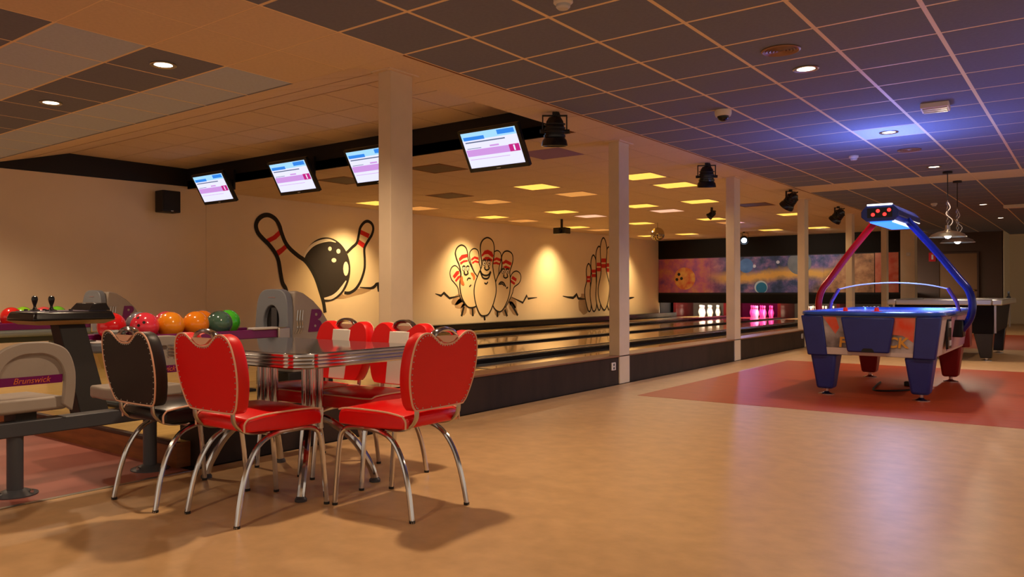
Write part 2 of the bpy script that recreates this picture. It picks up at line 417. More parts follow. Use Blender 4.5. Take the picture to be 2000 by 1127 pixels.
def where(x, y):
    return '%s and %s' % ({-5: 'over the lane nearest the columns', -4: 'beside the column row', -7: 'over the second lane', -8: 'over the third lane', -9: 'over the third lane', -10: 'along the left wall', -11: 'along the left wall', -6: 'over the second lane'}[int(round(x))],
                        'close to the bulkhead' if y < 9 else 'in the first light row' if y < 11.2 else 'just past the first light row' if y < 13 else 'in the second light row' if y < 14.6 else 'just past the second light row' if y < 16.5 else 'in the third light row' if y < 18.3 else 'just past the third light row' if y < 20 else 'in the light row nearest the masking')
for (x, y, k, sx, sy) in LPOS:
    kind = {0: 'dark unlit', 1: 'dim amber', 2: 'glowing yellow', 3: 'pale pink'}[k]
    t = thing('ceiling_light_panel', '%s ceiling panel %s' % (kind, where(x, y)), 'light panel', (x, y, H), 0, 'light panels in the lane ceiling')
    MB().box(-sx/2, sx/2, -sy/2, -sy/2+.03, -.006, .02).box(-sx/2, sx/2, sy/2-.03, sy/2, -.006, .02).box(-sx/2, -sx/2+.03, -sy/2, sy/2, -.006, .02).box(sx/2-.03, sx/2, -sy/2, sy/2, -.006, .02).build('frame', M_tan if k else M_joint, t)
    MB().box(-sx/2+.03, sx/2-.03, -sy/2+.03, sy/2-.03, -.004, .02).build('panel', [M_offpan, M_yeldim, M_yel, M_pinkpan][k], t)
    if k == 2:
        if x < -10: spot_light(t, (-.1, 0, -.02), (-.45, 0, -1.1), 480, (1, .68, .3), 1.7, 1.0, .2)
        elif y > 21: spot_light(t, (0, 0, -.02), (0, 2.6, -1.1), 95, (1, .84, .68), 1.3, .8, .1)
        else: spot_light(t, (0, 0, -.02), (0, 0, -2), 70, (1, .72, .42), 2.7, .5, .1)
M_grille = mat('grille_bronze', (150, 112, 88), .4, .3)
def grille(x, y, label):
    t = thing('air_grille', label, 'vent', (x, y, H-.003), 0, 'round ceiling air grilles')
    MB().lathe([(.10, 0), (.125, 0), (.128, -.006), (.118, -.012), (.1, -.004)], 32, ring=True).build('rim', M_grille, t)
    for i in range(4): MB().lathe([(.018+.022*i, 0), (.034+.022*i, 0), (.03+.022*i, -.012), (.02+.022*i, -.006)], 24, ring=True).build('louvre_ring', M_grille, t)
grille(-1.68, 5.5, 'round bronze air grille beside the nearest blue ceiling downlight')
grille(-1.70, 10.36, 'round bronze air grille farther back, before the pendant lamps')
def smoke(x, y, label):
    t = thing('smoke_detector', label, 'smoke detector', (x, y, H-.003), 0, 'smoke detectors')
    MB().lathe([(.055, 0), (.055, -.02), (.045, -.03)], 24).build('base', M_whitepl, t)
    MB().lathe([(.04, -.03), (.04, -.045), (.03, -.055)], 24).build('sensor_cap', M_ltgrey, t)
smoke(-2.31, 10.4, 'white round smoke detector on the blue ceiling left of the far grille')
smoke(-2.39, 17.1, 'small white smoke detector on the dark far ceiling left of the pendants')
smoke(-2.35, 3.78, 'white smoke detector cut by the top edge of the picture')
t = thing('dome_camera', 'white dome security camera with black eye on the blue ceiling', 'camera', (-2.66, 7.02, H-.003))
MB().lathe([(.075, 0), (.075, -.03), (.066, -.055)], 28).build('housing', M_whitepl, t)
MB().sphere((0, 0, -.055), .052, 24, (1, 1, .9)).build('dome_eye', M_blackg, t)
t = thing('emergency_light', 'small white boxy emergency light on the blue ceiling', 'light', (-1.1, 7.97, H-.003), R_(4))
MB().box(-.11, .11, -.12, .12, -.05, 0).build('housing', M_whitepl, t, bevel=.008)
for i in (-1, 0, 1): MB().box(-.095, .095, i*.075-.025, i*.075+.025, -.058, -.05).build('lens_strip', mat('frosted', (200, 186, 150), .3), t, bevel=.004)
t = thing('ceiling_sensor_box', 'tan box fitting on the far right ceiling', 'light', (-1.16, 18.35, H-.003))
MB().box(-.22, .22, -.08, .08, -.06, 0).build('housing', M_tan, t, bevel=.006); MB().box(-.2, .2, -.06, .06, -.066, -.06).build('cover', M_whitepl, t)

# ------------------------------------------------------------------ stage spot lamps
def par_can(x, y, label, tilt=0, sc=1.0, azi=0, lit=None, drop=.27, group='black stage spot lamps', power=0):
    t = thing('stage_spot', label, 'spotlight', (x, y, H), azi, group)
    MB().box(-.02, .02, -.02, .02, -.03, 0).box(-.115*sc, .115*sc, -.014, .014, -.042, -.03).box(-.115*sc, -.105*sc, -.014, .014, -.03-drop*.55*1, -.03).box(.105*sc, .115*sc, -.014, .014, -.03-drop*.55, -.03).build('yoke', M_black, t)
    pv = Vector((0, 0, -.03-drop*.55)); ax = Vector((0, sin(tilt), -cos(tilt)))
    prof = [(.02, -.135), (.055, -.125), (.078, -.09), (.088, -.03), (.09, .03), (.1, .035), (.1, .055), (.094, .06), (.112, .085), (.12, .12), (.122, .135), (.11, .135), (.1, .11), (.05, .1)]
    MB().lathe([(r_*sc, h_*sc) for r_, h_ in prof], 24, pv, ax).build('can', M_blackg, t)
    for i in (0, 1, 2): MB().lathe([(.082*sc, 0), (.098*sc, .002*sc), (.098*sc, .012*sc), (.082*sc, .014*sc)], 24, pv+ax*(-.07+.035*i)*sc, ax).build('cooling_ring', M_black, t)
    for s_ in (-1, 1): MB().cyl(pv+Vector((s_*.088*sc, 0, 0)), pv+Vector((s_*.135*sc, 0, 0)), .018*sc, None, 10).build('knob', M_black, t)
    MB().tube(smooth_pts([pv-ax*.13*sc, pv-ax*.17*sc+Vector((.03, 0, 0)), Vector((.05, 0, -.05)), Vector((.02, .0, -.01))]), .007, 6).build('cable', M_black, t)
    MB().lathe([(.098*sc, .104*sc), (.05*sc, .106*sc), (.01, .107*sc)], 24, pv, ax).build('lens', lit or M_blackg, t)
    if power: spot_light(t, tuple(pv+ax*.16*sc), tuple(pv+ax*3), power, (.3, .38, 1.0), 1.1, .7, .08)
    return t
par_can(-3.90, 6.12, 'large black stage spot pointing down beside the nearest monitor', R_(6), azi=R_(38))
par_can(-3.93, 9.79, 'black stage spot pointing down beside the third column', R_(10), azi=R_(30))
par_can(-3.90, 13.25, 'black stage spot tilted towards the lanes beside the fourth column', R_(42), azi=R_(70))
par_can(-3.95, 16.5, 'black stage spot tilted towards the lanes, farthest along the column row', R_(42), azi=R_(70))
M_bluelens = mat('blue_lens', (220, 235, 255), .3, emit=(190, 220, 255), es=6)
par_can(-7.75, 22.0, 'black stage spot with glowing blue-white lens beside the third column', R_(72), azi=R_(200), lit=M_bluelens, drop=.34, power=45)
par_can(-5.96, 15.1, 'small black twin spot hanging from the lane ceiling', R_(50), .62, R_(120), drop=.2)
def uplight(x, y, label, power):
    t = thing('floor_uplight', label, 'spotlight', (x, y, 0), 0, 'blue floor uplights')
    MB().box(-.1, .1, -.1, .1, 0, .02).box(-.11, -.1, -.03, .03, 0, .2).box(.1, .11, -.03, .03, 0, .2).build('stand', M_black, t)
    MB().lathe([(.05, .06), (.085, .09), (.095, .25), (.1, .26), (.09, .26), (.06, .2)], 24).build('can', M_blackg, t); MB().lathe([(.08, .235), (.02, .24)], 20).build('lens', M_bluelens, t)
    spot_light(t, (0, 0, .3), (0, 0, 3), power, (.16, .28, 1.0), 2.3, .9, .1)
uplight(1.6, 7.2, 'black floor can shining blue at the ceiling, nearer one', 120); uplight(1.5, 11.0, 'black floor can shining blue at the ceiling, farther one', 90)
# disco ball, projector
M_mirror = mat('mirror_facets', (190, 180, 160), .08, 1)
t = thing('disco_ball', 'mirrored disco ball hanging from the lane ceiling', 'disco ball', (-8.33, 17.67, H))
MB().cyl((0, 0, -.12), (0, 0, 0), .004, None, 6).build('hanger', M_black, t)
o = MB().sphere((0, 0, -.28), .165, 30).build('mirror_ball', M_mirror, t, ang=2)
t = thing('projector', 'small black projector hanging from the lane ceiling left of the second column', 'projector', (-9.6, 15.35, H))
MB().box(-.02, .02, -.02, .02, -.2, 0).build('bracket', M_black, t); MB().box(-.16, .16, -.12, .12, -.34, -.2).build('body', M_blackg, t, bevel=.01); MB().cyl((0, -.12, -.27), (0, -.2, -.27), .05).build('lens_barrel', M_black, t)

# ------------------------------------------------------------------ lanes
for i, x in enumerate(LC):
    nm = ['lane nearest the columns', 'second lane from the columns', 'third lane from the columns', 'lane along the left wall'][i]
    t = tag(MB().box(x-.525, x+.525, YF+.02, 26.3, 0, LZ).build('bowling_lane', M_lane), 'polished maple bowling lane, ' + nm, 'lane', 'bowling lanes')
    for s_, sd in ((-1, 'left'), (1, 'right')):
        xc = x+s_*(.525+.1175); prof = [(xc+.1175*cos(a), LZ-.01-.09*sin(a)) for a in [pi*k/8 for k in range(9)]]
        mb = MB(); vs = [(px_, YF+.02, z) for px_, z in prof] + [(px_, 26.3, z) for px_, z in prof]
        mb.add(vs, [(k, k+1, k+10, k+9) for k in range(8)])
        g = tag(mb.build('gutter', M_gutter), 'dark gutter on the %s side of the %s' % (sd, nm), 'gutter', 'bowling lane gutters')
def divider(x0, x1, z1, label, rail):
    t = thing('lane_divider', label, 'divider', ((x0+x1)/2, YF+.02, 0), 0, 'lane dividers')
    hw = (x1-x0)/2
    MB().box(-hw, hw, 0, 17.88, 0, z1).build('capping', M_blackg, t, bevel=.006)
    if rail:
        for s_ in (-1, 1): MB().box(s_*hw*.72-.012, s_*hw*.72+.012, 0, 17.88, z1, z1+.008).build('metal_strip', M_steel, t)
g = .235
divider(LC[1]+.525+g, LC[0]-.525-g, LZ+.05, 'black capping with steel strips between the two lanes nearest the columns', True)
divider(LC[2]+.525+g, LC[1]-.525-g, LZ+.03, 'narrow black divider between the middle two lanes', False)
divider(LC[3]+.525+g, LC[2]-.525-g, LZ+.05, 'black capping between the two lanes nearest the left wall', True)
divider(WX+.034, LC[3]-.525-g, .29, 'tall dark kerb along the foot of the painted wall', False)
MB().box(LC[0]+.527+g, -4.3, YF, 24.2, 0, .2).build('inner_kerb', M_brownblk, pl)

# ------------------------------------------------------------------ masking unit, pits, pins
mk = struct(MB().box(WX, -4.2, YM, YM+.06, .62, H).build('wall_masking', M_black))
MB().box(WX, -4.2, YM-.012, YM, .62, .9).build('lower_board', mat('masking_board', (24, 18, 12), .7, spec=.2), mk)
MB().box(WX, -4.2, YM-.012, YM, 2.08, H).build('upper_board', mat('masking_board', (24, 18, 12), .7, spec=.2), mk)
struct(MB().box(WX, -4.2, 26.4, 26.5, 0, H).build('wall_pit', mat('pit_curtain', (46, 34, 24), .8)))
MB().box(WX, WX+.03, YM+.06, 26.4, 0, H).build('side_board', M_black, mk)
M_kick = mat('kickback_red', (58, 13, 13), .16)
kx = [-11.15, -9.42, -7.705, -5.99, -4.27]
for i, x in enumerate(kx):
    tag(MB().box(x-.05, x+.05, 24.95, 26.4, 0, .95).build('kickback', M_kick, bevel=.006), 'dark red pit side wall ' + ['beside the left wall', 'between the two leftmost pin decks', 'between the middle pin decks', 'behind the air hockey table', 'behind the column row'][i], 'pit wall', 'pit side walls')
M_pinw = mat('pin_white', (238, 232, 222), .25); M_pinr = mat('pin_red', (190, 24, 24), .3)
PINP = [(.0285, 0), (.033, .02), (.045, .06), (.0572, .10), (.0605, .114), (.0585, .15), (.049, .19), (.037, .225), (.028, .255), (.0235, .285), (.0247, .30), (.029, .32), (.0322, .343), (.0318, .36), (.026, .373), (.012, .3805)]
def pin_parts(t):
    MB().lathe(PINP, 16).build('body', M_pinw, t)
    for z in (.262, .287): MB().lathe([(.0275 if z < .27 else .0243, z-.007), (.0275 if z < .27 else .0243, z+.007)], 16).build('neck_band', M_pinr, t)
pos = [(0, 0)] + [(s_*.1524, .264) for s_ in (-1, 1)] + [(s_*.3048, .528) for s_ in (-1, 0, 1)] + [(s_*.1524, .792) for s_ in (-3, -1, 1, 3)]
proto = None
pin_col = [(1, .9, .75), (1, .85, .62), (1, .03, .34), (1, .86, .66)]
pin_nm = ['behind the air hockey table', 'lit warm white beside the air hockey table', 'lit magenta on the third pin deck', 'lit bright white on the deck nearest the left wall']
for i, x in enumerate(LC):
    for (dx, dy) in pos:
        if proto is None:
            proto = thing('bowling_pin', '', 'bowling pin'); pin_parts(proto); t = proto
        else: t = copy_tree(proto)
        t.location = (x+dx, 25.4+dy, LZ); t['label'] = 'bowling pin standing in the rack ' + pin_nm[i]; t['group'] = 'bowling pins ' + pin_nm[i]
    t = thing('pin_light', 'strip lamp over the pin deck ' + pin_nm[i], 'lamp', (x, 24.362, 1.15), 0, 'pin deck lamps')
    MB().box(-.45, .45, -.05, .05, 0, .06).build('housing', M_black, t); MB().box(-.42, .42, -.035, .035, -.01, 0).build('tube', M_ltgrey, t)
    area_light(t, (0, 0, -.02), (0, 1.3, -.8), [40, 90, 120, 140][i], pin_col[i], .84, .07)

# space mural on the masking
def space_mat():
    M = bpy.data.materials.new('space_mural'); M.use_nodes = True; n = M.node_tree; b = n.nodes['Principled BSDF']; b.inputs['Roughness'].default_value = .55
    N = n.nodes.new; L = n.links.new
    tc = N('ShaderNodeTexCoord'); sp = N('ShaderNodeSeparateXYZ'); L(tc.outputs['Object'], sp.inputs[0])
    nz = N('ShaderNodeTexNoise'); nz.inputs['Scale'].default_value = 2.6; nz.inputs['Detail'].default_value = 10; nz.inputs['Roughness'].default_value = .62; L(tc.outputs['Object'], nz.inputs['Vector'])
    def mth(op, a, b_=None, c=None):
        q = N('ShaderNodeMath'); q.operation = op
        for k, v in enumerate((a, b_, c)):
            if v is None: continue
            if isinstance(v, (int, float)): q.inputs[k].default_value = v
            else: L(v, q.inputs[k])
        return q.outputs[0]
    def ramp(fac, els):
        r_ = N('ShaderNodeValToRGB'); L(fac, r_.inputs[0]); e = r_.color_ramp.elements
        e[0].position = els[0][0]; e[0].color = (*lin(els[0][1]), 1); e[1].position = els[-1][0]; e[1].color = (*lin(els[-1][1]), 1)
        for p_, c_ in els[1:-1]: q = e.new(p_); q.color = (*lin(c_), 1)
        return r_.outputs[0]
    def mix(f, a, b_):
        q = N('ShaderNodeMix'); q.data_type = 'RGBA'; L(f, q.inputs[0]); L(a, q.inputs[6]); L(b_, q.inputs[7]); return q.outputs[2]
    xx = sp.outputs[0]; zz = sp.outputs[2]
    sky = ramp(nz.outputs['Fac'], [(.3, (30, 42, 70)), (.45, (60, 82, 128)), (.55, (110, 100, 160)), (.7, (190, 140, 180))])
    neb = ramp(nz.outputs['Fac'], [(.3, (120, 70, 150)), (.5, (190, 100, 130)), (.62, (200, 130, 110)), (.75, (226, 170, 140))])
    rock = ramp(nz.outputs['Fac'], [(.3, (70, 56, 50)), (.5, (190, 140, 100)), (.65, (222, 176, 130)), (.8, (90, 80, 70))])
    # golden band that waves along the panel
    wv = mth('MULTIPLY_ADD', mth('SINE', mth('MULTIPLY', xx, 1.6)), .07, 1.46)
    dist = mth('ABSOLUTE', mth('SUBTRACT', mth('ADD', zz, mth('MULTIPLY', mth('SUBTRACT', nz.outputs['Fac'], .5), .35)), wv))
    band = mth('MULTIPLY', mth('SUBTRACT', 1.0, mth('SMOOTH_MIN', mth('MULTIPLY', dist, 4.5), 1.0, .2)), 1.3)
    bandc = mth('MINIMUM', mth('MAXIMUM', band, 0.0), 1.0)
    gold = N('ShaderNodeRGB'); gold.outputs[0].default_value = (*lin((236, 186, 96)), 1)
    left = mth('MINIMUM', mth('MAXIMUM', mth('MULTIPLY', mth('SUBTRACT', -9.0, xx), 1.2), 0), 1)
    right = mth('MINIMUM', mth('MAXIMUM', mth('MULTIPLY', mth('ADD', xx, mth('ADD', 6.3, mth('MULTIPLY', mth('SUBTRACT', zz, 1.5), -.9))), 2.0), 0), 1)
    c = mix(left, sky, neb); c = mix(mth('MULTIPLY', bandc, mth('SUBTRACT', 1.0, left)), c, gold.outputs[0]); c = mix(right, c, rock)
    L(c, b.inputs['Base Color'])
    b.inputs['Emission Strength'].default_value = 0
    return M
sm = thing('space_mural', 'painted space mural of planets and nebulae across the masking above the pins', 'mural', (0, 0, 0))
M_space = space_mat()
for (a, b) in ((WX+.01, -9.6), (-9.6, -7.9), (-7.9, -6.2), (-6.2, -4.86)): MB().box(a+.002, b-.002, YM-.03, YM-.012, .95, 2.05).build('mural_panel', M_space, sm)
MB().box(-4.84, -4.25, YM-.032, YM-.012, .95, 2.06).build('mural_panel', mat('orange_nebula', (196, 66, 30), .5, noise=(3, .4), noise2=(226, 150, 120)), sm)
def disc(cx_, cz, r_, y, m_, name, n=36, sx=1):
    MB().prism([(cx_+r_*sx*cos(2*pi*k/n), y, max(.952, min(2.048, cz+r_*sin(2*pi*k/n)))) for k in range(n)], (0, .004, 0)).build(name, m_, sm)
def onm(x, y):
    d_ = ray(x, y); t_ = YM/d_.y; return d_.x*t_, CH+d_.z*t_
for (px_, py, rr, m_, nm) in [(1338, 544, .36, mat('planet_red', (206, 84, 60), .5, noise=(6, .3), noise2=(230, 180, 90)), 'planet'), (1458, 519, .22, mat('planet_blue', (60, 110, 190), .5, noise=(3, .2), noise2=(96, 150, 226)), 'planet'),
                              (1562, 514, .34, mat('planet_grey', (120, 130, 140), .5, noise=(3, .2)), 'planet'), (1487, 561, .2, mat('planet_rim', (196, 220, 235), .5), 'planet'), (1520, 512, .05, mat('star', (220, 230, 255), .5), 'star'), (1474, 520, .05, mat('star', (220, 230, 255), .5), 'star')]:
    q = onm(px_, py); disc(q[0], q[1], rr, YM-.036, m_, nm)
q = onm(1488, 562); disc(q[0], q[1], .165, YM-.04, mat('planet_cyan', (30, 126, 176), .5), 'planet')
for (px_, py) in ((1327, 536), (1323, 546), (1332, 544)):
    q = onm(px_, py); disc(q[0], q[1], .05, YM-.04, M_black, 'finger_hole', 14)

# ------------------------------------------------------------------ wall paintings
M_ink = mat('mural_ink', (30, 24, 20), .8); M_mred = mat('mural_red', (196, 30, 26), .8); M_mfill = mat('mural_cream', (226, 204, 166), .85)
M_mball = mat('mural_ball', (38, 30, 28), .8); M_mwhite = mat('mural_white', (226, 214, 196), .8); M_msh = mat('mural_shade', (176, 146, 112), .85, noise=(3, .2)); M_mor = mat('mural_blush', (206, 104, 54), .8)
def painter(ox, oy, sc):
    def P(p): return onx(ox+p[0]*sc, oy+p[1]*sc, WX)
    return P
def fill(root, P, pts, m_, off, name, closed=True, k=5):
    Q = smooth_pts([P(p) for p in pts], k, True) if k > 1 else [P(p) for p in pts]
    MB().prism([(WX+off, q.y, q.z) for q in Q], (.0008, 0, 0)).build(name, m_, root)
def stroke(root, P, pts, wd, off, name='ink_line', m_=None, closed=False, k=5, taper=False):
    wd = wd*1.35 if m_ is None else wd
    Q = smooth_pts([P(p) for p in pts], k, closed) if k > 1 else [P(p) for p in pts]; n = len(Q); Lf = []; Rt = []
    for i in range(n):
        a = Q[i-1] if closed or i > 0 else Q[0]; b = Q[(i+1) % n] if closed or i < n-1 else Q[-1]
        t_ = (b-a); t_.normalize(); nn = Vector((0, -t_.z, t_.y)); ww = wd*(min(1, .25+1.5*min(i, n-1-i)/n*2) if taper else 1)/2
        Lf.append(Q[i]+nn*ww); Rt.append(Q[i]-nn*ww)
    mb = MB(); vs = [(WX+off, p.y, p.z) for p in Lf+Rt]; mb.add(vs, [(i, (i+1) % n, n+(i+1) % n, n+i) for i in range(n if closed else n-1)])
    mb.build(name, m_ or M_ink, root)
# big pins and ball
P1 = painter(480, 400, 340/1742)
t = thing('wall_painting', 'wall painting of a black bowling ball knocking over two large pins', 'mural', (0, 0, 0), 0, 'paintings on the lane wall')
stroke(t, P1, [(860, 930), (1000, 905), (1130, 870), (1250, 850)], .12, .0012, 'shade', M_msh, taper=True)
fill(t, P1, [(1010, 480), (1110, 380), (1145, 230), (1180, 180), (1220, 165), (1260, 190), (1275, 240), (1230, 350), (1185, 450), (1190, 560), (1185, 650), (1150, 760), (1040, 880), (960, 880), (900, 600)], M_mfill, .001, 'painted_pin')
fill(t, P1, [(1150, 250), (1240, 292), (1225, 335), (1138, 292)], M_mred, .003, 'painted_band', k=1); fill(t, P1, [(1127, 345), (1203, 395), (1178, 435), (1108, 385)], M_mred, .003, 'painted_band', k=1)
stroke(t, P1, [(1010, 480), (1060, 430), (1110, 380), (1130, 300), (1145, 230), (1180, 180), (1220, 165), (1260, 190), (1275, 240), (1260, 300), (1230, 350), (1200, 400), (1185, 450), (1190, 560), (1185, 650), (1150, 760), (1100, 840), (1040, 880), (985, 880)], .045, .004)
fill(t, P1, [(800+245*cos(2*pi*k/20), 648+322*sin(2*pi*k/20)) for k in range(20)], M_mball, .005, 'painted_ball')
stroke(t, P1, [(572, 560), (600, 480), (660, 410), (740, 370), (830, 355), (900, 375)], .06, .006, 'highlight', M_mwhite, taper=True)
stroke(t, P1, [(770, 940), (860, 925), (940, 860), (1003, 760)], .07, .006, 'highlight', M_mwhite, taper=True)
for (x, y, a, b) in ((840, 440, 18, 22), (925, 465, 20, 24), (880, 555, 24, 22), (1000, 640, 27, 72)): fill(t, P1, [(x+a*cos(2*pi*k/12), y+b*sin(2*pi*k/12)) for k in range(12)], M_mwhite, .006, 'finger_hole', k=1)
big = [(400, 850), (365, 780), (345, 680), (325, 560), (290, 480), (230, 400), (170, 340), (120, 280), (100, 210), (120, 150), (170, 110), (230, 105), (290, 140), (330, 200), (355, 280), (390, 370), (440, 440), (520, 510), (590, 560), (650, 640), (700, 740), (740, 860), (775, 980), (790, 1080)]
fill(t, P1, big+[(700, 1180), (520, 1180), (430, 1000)], M_mfill, .007, 'painted_pin')
fill(t, P1, [(190, 350), (270, 310), (335, 250), (362, 285), (300, 345), (222, 385)], M_mred, .008, 'painted_band', k=1); fill(t, P1, [(288, 468), (350, 430), (402, 385), (418, 428), (370, 475), (318, 518)], M_mred, .008, 'painted_band', k=1)
stroke(t, P1, [(300, 150), (335, 220), (350, 280)], .10, .0083, 'shade', M_msh, taper=True)
stroke(t, P1, [(430, 1000)]+big, .06, .009)
stroke(t, P1, [(1140, 825), (1250, 835), (1290, 815), (1320, 785), (1330, 860), (1360, 845), (1405, 870)], .05, .003, k=2, taper=True)
# cartoon group
P2 = painter(850, 450, 210/1315)
t = thing('wall_painting', 'wall painting of six bursting cartoon pins with faces between the first two columns', 'mural', (0, 0, 0), 0, 'paintings on the lane wall')
for a, b, c in (((200, 890), (300, 830), (360, 800)), ((340, 1040), (350, 960), (380, 920)), ((460, 1040), (455, 980), (450, 930)), ((760, 1050), (760, 1000), (750, 950)), ((870, 1040), (855, 990), (830, 930)), ((1000, 1030), (950, 950), (900, 880)), ((990, 940), (950, 880), (900, 840)), ((240, 930), (330, 880), (380, 840))):
    stroke(t, P2, [a, b, c], .22, .0012, 'shade', M_msh, taper=True)
pins = [
 ([(310, 820), (280, 700), (240, 640), (200, 590), (185, 520), (205, 460), (245, 440), (285, 480), (305, 540), (300, 640), (330, 760), (380, 900)], [[(213, 560), (258, 498), (292, 492), (292, 528), (235, 592)], [(240, 612), (275, 562), (306, 548), (302, 578), (256, 632)]]),
 ([(520, 600), (505, 560), (455, 440), (425, 340), (428, 270), (470, 232), (515, 250), (532, 320), (530, 400), (545, 450), (560, 560)], [[(436, 350), (480, 316), (527, 330), (529, 362), (480, 345), (443, 375)], [(448, 390), (490, 365), (529, 378), (529, 402), (485, 390), (455, 415)]]),
 ([(735, 620), (705, 520), (700, 330), (720, 275), (760, 255), (795, 285), (800, 350), (775, 450), (770, 530)], [[(703, 352), (750, 328), (799, 348), (796, 382), (750, 362), (705, 380)], [(704, 396), (745, 383), (790, 402), (785, 424), (745, 412), (704, 416)]]),
 ([(850, 935), (910, 830), (940, 760), (960, 690), (1020, 640), (1042, 580), (1030, 530), (990, 505), (945, 530), (915, 600), (880, 760)], [[(945, 556), (994, 590), (986, 628), (928, 590)], [(924, 603), (977, 642), (964, 668), (914, 632)]]),
 ([(420, 935), (350, 860), (315, 760), (305, 640), (320, 540), (300, 430), (265, 340), (252, 270), (275, 215), (320, 190), (365, 215), (385, 270), (395, 350), (420, 420), (470, 520), (510, 600), (520, 880)], [[(285, 345), (320, 300), (387, 288), (395, 328), (340, 345), (294, 380)], [(300, 392), (345, 365), (395, 360), (398, 382), (345, 395), (308, 424)]]),
 ([(795, 985), (710, 920), (715, 740), (740, 640), (770, 560), (810, 490), (820, 400), (815, 330), (840, 275), (885, 262), (930, 290), (943, 350), (930, 420), (905, 500), (910, 600), (905, 740), (870, 870)], [[(819, 390), (860, 358), (932, 395), (922, 432), (860, 400), (821, 418)], [(823, 450), (860, 428), (915, 455), (905, 480), (855, 465)]]),
 ([(600, 1035), (550, 1020), (500, 900), (478, 760), (490, 650), (530, 540), (572, 430), (560, 300), (555, 200), (580, 130), (635, 98), (690, 130), (712, 200), (710, 300), (695, 420), (705, 520), (730, 640), (735, 760), (700, 900), (650, 1010)], [[(562, 300), (600, 248), (640, 236), (690, 262), (710, 305), (700, 335), (640, 290), (600, 295), (568, 325)], [(575, 350), (610, 325), (650, 325), (700, 358), (690, 385), (650, 365), (600, 368)]])]
for i, (ol, bands) in enumerate(pins):
    b0 = .0015+.0012*i
    fill(t, P2, ol, M_mfill, b0, 'painted_pin')
    for bb in bands: fill(t, P2, bb, M_mred, b0+.0003, 'painted_band', k=1)
    stroke(t, P2, ol, .055 if i > 3 else .045, b0+.0006, closed=True)
fo = .0125
stroke(t, P2, [(325, 560), (318, 620), (350, 670)], .10, fo, 'blush', M_mor, taper=True); stroke(t, P2, [(430, 520), (470, 560), (465, 610)], .08, fo, 'blush', M_mor, taper=True)
for (cx_, cy_, s_) in ((372, 470, .85), (625, 400, 1.0), (855, 505, .9)):
    for dx in (-30, 26):
        fill(t, P2, [(cx_+(dx+20*cos(2*pi*k/10))*s_, cy_+26*sin(2*pi*k/10)*s_) for k in range(10)], M_mwhite, fo, 'eye', k=1)
        stroke(t, P2, [(cx_+(dx+20*cos(2*pi*k/10))*s_, cy_+26*sin(2*pi*k/10)*s_) for k in range(10)], .022, fo+.0004, closed=True, k=1)
        fill(t, P2, [(cx_+(dx+4+8*cos(2*pi*k/8))*s_, cy_+(4+10*sin(2*pi*k/8))*s_) for k in range(8)], M_ink, fo+.0008, 'pupil', k=1)
        stroke(t, P2, [(cx_+(dx-24)*s_, cy_-28*s_), (cx_+dx*s_, cy_-44*s_), (cx_+(dx+22)*s_, cy_-30*s_)], .02, fo+.0004)
    stroke(t, P2, [(cx_-18*s_, cy_+40*s_), (cx_-26*s_, cy_+66*s_), (cx_, cy_+86*s_), (cx_+30*s_, cy_+66*s_), (cx_+18*s_, cy_+36*s_)], .03, fo+.0004)
stroke(t, P2, [(548, 495), (570, 535), (610, 552), (650, 540), (672, 500)], .035, fo); stroke(t, P2, [(545, 500), (575, 575), (615, 592), (650, 575), (675, 505)], .035, fo); stroke(t, P2, [(598, 640), (618, 655), (640, 630)], .03, fo)
stroke(t, P2, [(385, 615), (400, 585), (430, 590)], .025, fo); stroke(t, P2, [(412, 690), (436, 665)], .025, fo)
stroke(t, P2, [(772, 665), (795, 635), (830, 640), (858, 690)], .03, fo); stroke(t, P2, [(785, 660), (815, 655), (840, 680)], .025, fo); stroke(t, P2, [(865, 710), (885, 695)], .03, fo)
for ln in ([(0, 775), (70, 800), (105, 765), (175, 830), (310, 800)], [(940, 820), (1070, 885), (1120, 795), (1135, 835), (1245, 820)], [(350, 930), (320, 1050)], [(455, 950), (460, 1050)], [(600, 1035), (605, 1100)], [(760, 980), (760, 1060)], [(850, 970), (880, 1050)], [(930, 900), (1010, 1040)]):
    stroke(t, P2, ln, .05, .0028, 'crack_line', k=1 if len(ln) > 2 else 2, taper=len(ln) > 2)
# slim pins behind the second column
P3 = painter(820, 440, .225)
t = thing('wall_painting', 'wall painting of slender pins in a row partly hidden by the second column', 'mural', (0, 0, 0), 0, 'paintings on the lane wall')
stroke(t, P3, [(1380, 650), (1420, 690), (1460, 740)], .5, .0012, 'shade', M_msh, taper=True); stroke(t, P3, [(1400, 640), (1440, 640)], .3, .0013, 'shade', M_msh)
rows3 = [([(1465, 738), (1440, 640), (1435, 560), (1452, 480), (1448, 390), (1465, 340), (1482, 390), (1475, 490), (1480, 600), (1482, 715)], (440, 495, 1449, 1480)),
         ([(1505, 738), (1485, 650), (1482, 560), (1496, 440), (1487, 330), (1505, 265), (1526, 320), (1525, 430), (1530, 600), (1528, 710)], (385, 450, 1490, 1526)),
         ([(1635, 715), (1618, 600), (1622, 440), (1618, 260), (1637, 195), (1660, 250), (1658, 440), (1668, 600), (1658, 712)], (330, 405, 1620, 1659)),
         ([(1550, 722), (1530, 620), (1537, 450), (1530, 260), (1553, 190), (1576, 250), (1570, 450), (1560, 600), (1562, 712)], (325, 400, 1534, 1573)),
         ([(1590, 722), (1560, 650), (1550, 550), (1575, 400), (1568, 200), (1592, 115), (1618, 200), (1612, 380), (1640, 520), (1632, 640), (1610, 718)], (288, 370, 1573, 1614))]
